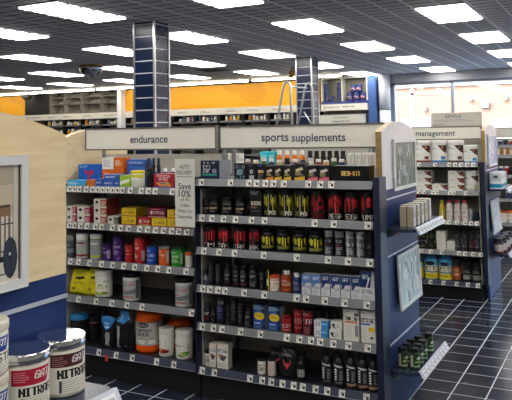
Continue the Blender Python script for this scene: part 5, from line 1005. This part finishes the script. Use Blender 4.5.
def wallrow(px0, px1, z, grp, step=4.6, h0=.11, h1=.165):
    px = px0
    while px < px1:
        k = 'tiny%d' % rg.choice((0, 0, 0, 1, 2, 0, 4, 4, 5, 7, 8, 0)); wpx = rg.uniform(2.7, 3.5)
        x0 = X(px); x1 = X(px+wpx); x = (x0+x1)/2
        if all(abs(x-e) > .1 for e in edges+edges2):
            w = round((x1-x0)*.85, 2)/1.0; h = rg.choice((h0, (h0+h1)/2, h1))
            s = K[k]; key = (k, 'far', round(w, 2), h)
            if key not in _mc:
                r = w/2; mb = MB()
                mb.lathe([(r*.92, 0), (r, .05*h), (r, .72*h), (r*.8, .8*h)], plastic(s['body']), seg=12); mb.lathe([(r*.82, .8*h), (r*.82, h)], plastic(s['lid']), seg=12)
                cv_cyl(mb, CV(6, 4, s['body']).ops(s['art']), r*1.01, .12*h, .68*h, P_PAPER); _mc[key] = mb.mesh('vitamin_jar')
            o = link('vitamin_jar', _mc[key], None, (x, YF+.02+w/2+.02, z-.0095)); o['category'] = 'jar'; nm = s['descr']
            o['group'] = nm+'s on the '+grp; o['label'] = nm+' in the row on the '+grp
        px += step*.82*rg.uniform(.85, 1.15)
wallrow(46, 121, 2.0, 'far wall under the cubbyholes'); wallrow(46, 121, 1.72, 'low far wall shelf under the cubbyholes')
wallrow(173.5, 296, 2.0, 'far wall under the yellow fascia'); wallrow(126, 132, 2.0, 'far wall under the yellow fascia')
# probiotics unit
x0, x1 = X(321, 95)+.005, X(367.5, 95); w = x1-x0; o = empty('probiotics_unit', (x0, YF, 0), 'white wall unit with navy tubs left of the windows', 'shelving')
MB().box(0, w, .37, .39, 0, 2.96, CUBM).obj('back_panel', o)
WB = mat('warm_white_board', '#c9c6c0', .5)
for a in (0, w*.44, w-.03): MB().box(a, a+.03, 0, .37, 2.395, 2.96, WB).obj('divider', o)
MB().box(0, w, 0, .37, 2.96, 3.0, WB).obj('top_board', o); MB().box(0, w, -.02, .37, 2.33, 2.395, mat('blue_edge', '#2c3c78', .4)).obj('shelf', o)
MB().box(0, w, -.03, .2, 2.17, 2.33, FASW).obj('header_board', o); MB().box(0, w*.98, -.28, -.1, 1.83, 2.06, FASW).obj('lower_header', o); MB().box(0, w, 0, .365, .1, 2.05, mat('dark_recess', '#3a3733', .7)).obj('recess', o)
text_obj('lettering', 'probiotics', w*.34, .05, INK, o, (w*.24, -.032, 2.25)); text_obj('lettering', 'enzymes', w*.26, .05, INK, o, (w*.60, -.032, 2.25))
text_obj('lettering', 'probiotics', w*.3, .05, INK, o, (w*.5, -.282, 1.99)); text_obj('lettering', 'digestion', w*.38, .05, INK, o, (w*.5, -.282, 1.90))
def pc(k, px, lv, n, h=.165, wd=.142):
    hb = .165 if k == 'pro_can2' else .2
    x = X(px, 95); place(k, (x, YF+.11, 2.396+lv*(hb+.001)), wd, h, 'white wall unit left of the windows', x=x)
for px in (325.2, 337.6):
    for lv in range(2): pc('pro_can2', px, lv, 0, .165, .11)
    pc('pro_can2', px, 2, 0, .13, .10)
pc('pro_can2', 330.5, 0, 0, .14, .10)
for px in (348.5, 355.3, 362): pc('pro_can', px, 0, 0, .2, .15)
for px in (352.3, 358): pc('pro_can', px, 1, 0, .2, .15)
BL = mat('blue_side_panel', '#3f5f9c', .35)
tag(MB().box(0, X(375.5, 95)-X(368, 95), 0, .39, 0, 3.0, BL).obj('blue_side_board', None, (X(368, 95)+.002, YF, 0)), 'tall blue board between the wall unit and the white post', 'panel')
o = empty('white_post', (X(382, 95), YF+.2, 0), 'round white post in two sections left of the windows', 'post')
MB().lathe([(.14, 0), (.14, 2.145)], WHITEM, seg=24).obj('post_section', o); MB().lathe([(.14, 2.165), (.14, 3.015)], WHITEM, seg=24).obj('post_section', o); MB().lathe([(.125, 2.145), (.125, 2.165)], BLACKM, seg=24).obj('joint_ring', o)

# ================================================================== LADDER, MIRROR, CAMERAS, VENT
LY = 9.0
def L3(px, py, Y=LY): p = atY(px, py, Y); return (p.x, p.y, p.z)
o = empty('rolling_ladder', (-3.9, LY, 0), 'silver rolling step ladder with hooped handrails behind the gondolas', 'ladder')
def T(name, pts, r=.016): mb = MB().tube([Vector(p)-Vector((-3.9, LY, 0)) for p in pts], r, ALU); mb.obj(name, o)
def rail(x, y):
    zt = 2.33
    T('handrail', [(x-.52, y, .03), (x-.035, y, zt-.10), (x-.01, y, zt-.02), (x+.035, y, zt), (x+.075, y, zt-.03), (x+.085, y, zt-.1), (x+.10, y, .03)])
xA = atY(285, 81, 8.8).x; xB = atY(306.5, 80, 9.25).x
rail(xA, 8.8); rail(xB, 9.25)
T('top_bar', [(xA+.08, 8.8, 2.26), (xB, 9.25, 2.26)], .012)
T('brace', [(xB-.05, 9.25, 1.92), (xB+.09, 9.25, 1.70)], .012)
for i in range(6): z = .25+i*.25; x = xA-.52+.22*z; MB().prism([(x+3.9, -.19), (x+4.1, -.19), (x+4.1+xB-xA, .24), (x+3.9+xB-xA, .24)], 2, z-.015, z+.015, ALU).obj('step', o)
p = at(91, 65.5, 2, ZC); o = empty('dome_mirror', (p.x, p.y, ZC), 'mirrored half dome with gold rim hanging from the ceiling at left', 'mirror')
R_ = .235; MB().lathe([(R_, -.03), (R_, 0)], mat('brass_rim', '#b08a34', .3, metal=1), seg=32).obj('rim', o)
MB().lathe([(R_*.97*sin(a), -.03-R_*.85*cos(a)) for a in [i*pi/20+.001 for i in range(11)]], mat('mirror_acrylic', '#c8ccd0', .03, metal=1), seg=32).obj('dome', o)
p = atY(26.5, 95, 15.9); o = empty('ceiling_camera', (p.x, p.y, p.z), 'round dome camera in front of the left yellow fascia', 'camera')
MB().lathe([(.17*sin(a), -.17*cos(a)) for a in [i*pi/16+.001 for i in range(16)]], mat('brass_grey', '#b8a88a', .2, metal=1), seg=24).obj('housing', o); MB().tube([(0, 0, .16), (0, 0, ZC-p.z)], .02, ALU).obj('stem', o)
m_ = MB().lathe([(.11, -.02), (.11, .02)], BLACKM, seg=24).obj('lens', o, (.08, -.13, 0)); m_.rotation_euler = (pi/2, 0, radians(25))
p = at(291.5, 74.5, 2, 2.86); o = empty('ceiling_speaker', (p.x, p.y, p.z), 'small brass coloured spotlight beside the farther tiled column', 'spotlight')
h_ = MB().lathe([(.03, -.1), (.05, -.08), (.065, .06), (.055, .07)], mat('aged_brass', '#8c6a34', .35, metal=.8), seg=20).obj('lamp_head', o); h_.rotation_euler = (radians(70), 0, radians(30)); MB().tube([(0, 0, .03), (0, 0, ZC-p.z)], .012, mat('aged_brass', '#8c6a34', .35, metal=.8)).obj('stem', o)
o.name = 'spotlight'
p = at(212, 70, 2, ZC); o = empty('ceiling_vent', (p.x, p.y, ZC), 'brownish square vent in the ceiling right of the nearer column', 'vent')
MB().box(-.3, .3, -.3, .3, -.01, 0, mat('stained_vent', '#7d6b58', .7)).obj('plate', o)
for i in range(5): MB().box(-.25, .25, -.24+i*.11, -.2+i*.11, -.018, -.01, mat('stained_vent_slat', '#5f5244', .7)).obj('slat', o)

# ================================================================== LABELS FOR THE STOCK
rows = {}
for t in ALL: rows.setdefault((t[1], t[2]), []).append(t)
LV = {'lower': 'lower box', 'upper': 'upper box', 'rear': 'standing behind', 'low': 'smaller one', 'rearlow': 'behind, lower', 'reartop': 'behind, upper', 'lowest': 'lowest of stack', 'second level': 'second level', 'third level': 'third level', 'hid': 'half hidden', 'inner': 'nearer row', 'b': 'narrower one'}
for (d, wh), L in rows.items():
    L.sort(key=lambda t: t[3]); n = len(L); w0, _, lv = wh.partition('|')
    for i, t in enumerate(L):
        if n == 1: pos = ''
        elif n == 2: pos = ('left one', 'right one')[i]
        elif n == 3: pos = ('leftmost', 'middle one', 'rightmost')[i]
        else: pos = ORD[i]+' from left'
        if 'end shelf' in w0 and n > 1: pos = 'nearest' if i == 0 else ORD[i]+' in line'
        loc = 'on the '+w0 if not w0.startswith('rear') else 'on the rear shelf behind the sports bay'
        if 'white wall unit' in w0: loc = 'in the white wall unit'
        s = d+(', '+pos if pos else '')+(', '+LV[lv] if lv and not (lv == 'inner') else (', nearer row' if lv else ''))+', '+loc
        ws = s.split()
        if len(ws) > 16: s = s.replace(' on the ', ' ', 1) if len(ws) == 17 else s.replace(' on the ', ' ', 1).replace(' of the ', ' ', 1)
        if len(s.split()) > 16: s = s.replace(' one,', ',').replace(' from left', '').replace(' with ', ' ', 1)
        t[0]['label'] = s
seen = {}
for o in bpy.data.objects:
    if o.parent is None and 'label' in o and 'group' not in o:
        seen.setdefault(o['label'], []).append(o)
for k_, L in seen.items():
    if len(L) > 1: print('DUP', k_, len(L))
    if not 4 <= len(k_.split()) <= 16: print('LEN', len(k_.split()), k_)
# groups for repeats of one kind
gk = {}
for t in ALL: gk.setdefault((t[4], t[2].split('|')[0]), []).append(t[0])
for (k_, wh), L in gk.items():
    if len(L) > 1:
        for o in L: o['group'] = K[k_]['descr'].split(' with ')[0]+' repeats '+wh if 0 else '%s items, %s' % (K[k_]['descr'], wh)
print('stock', len(ALL), 'objects', len(bpy.data.objects))
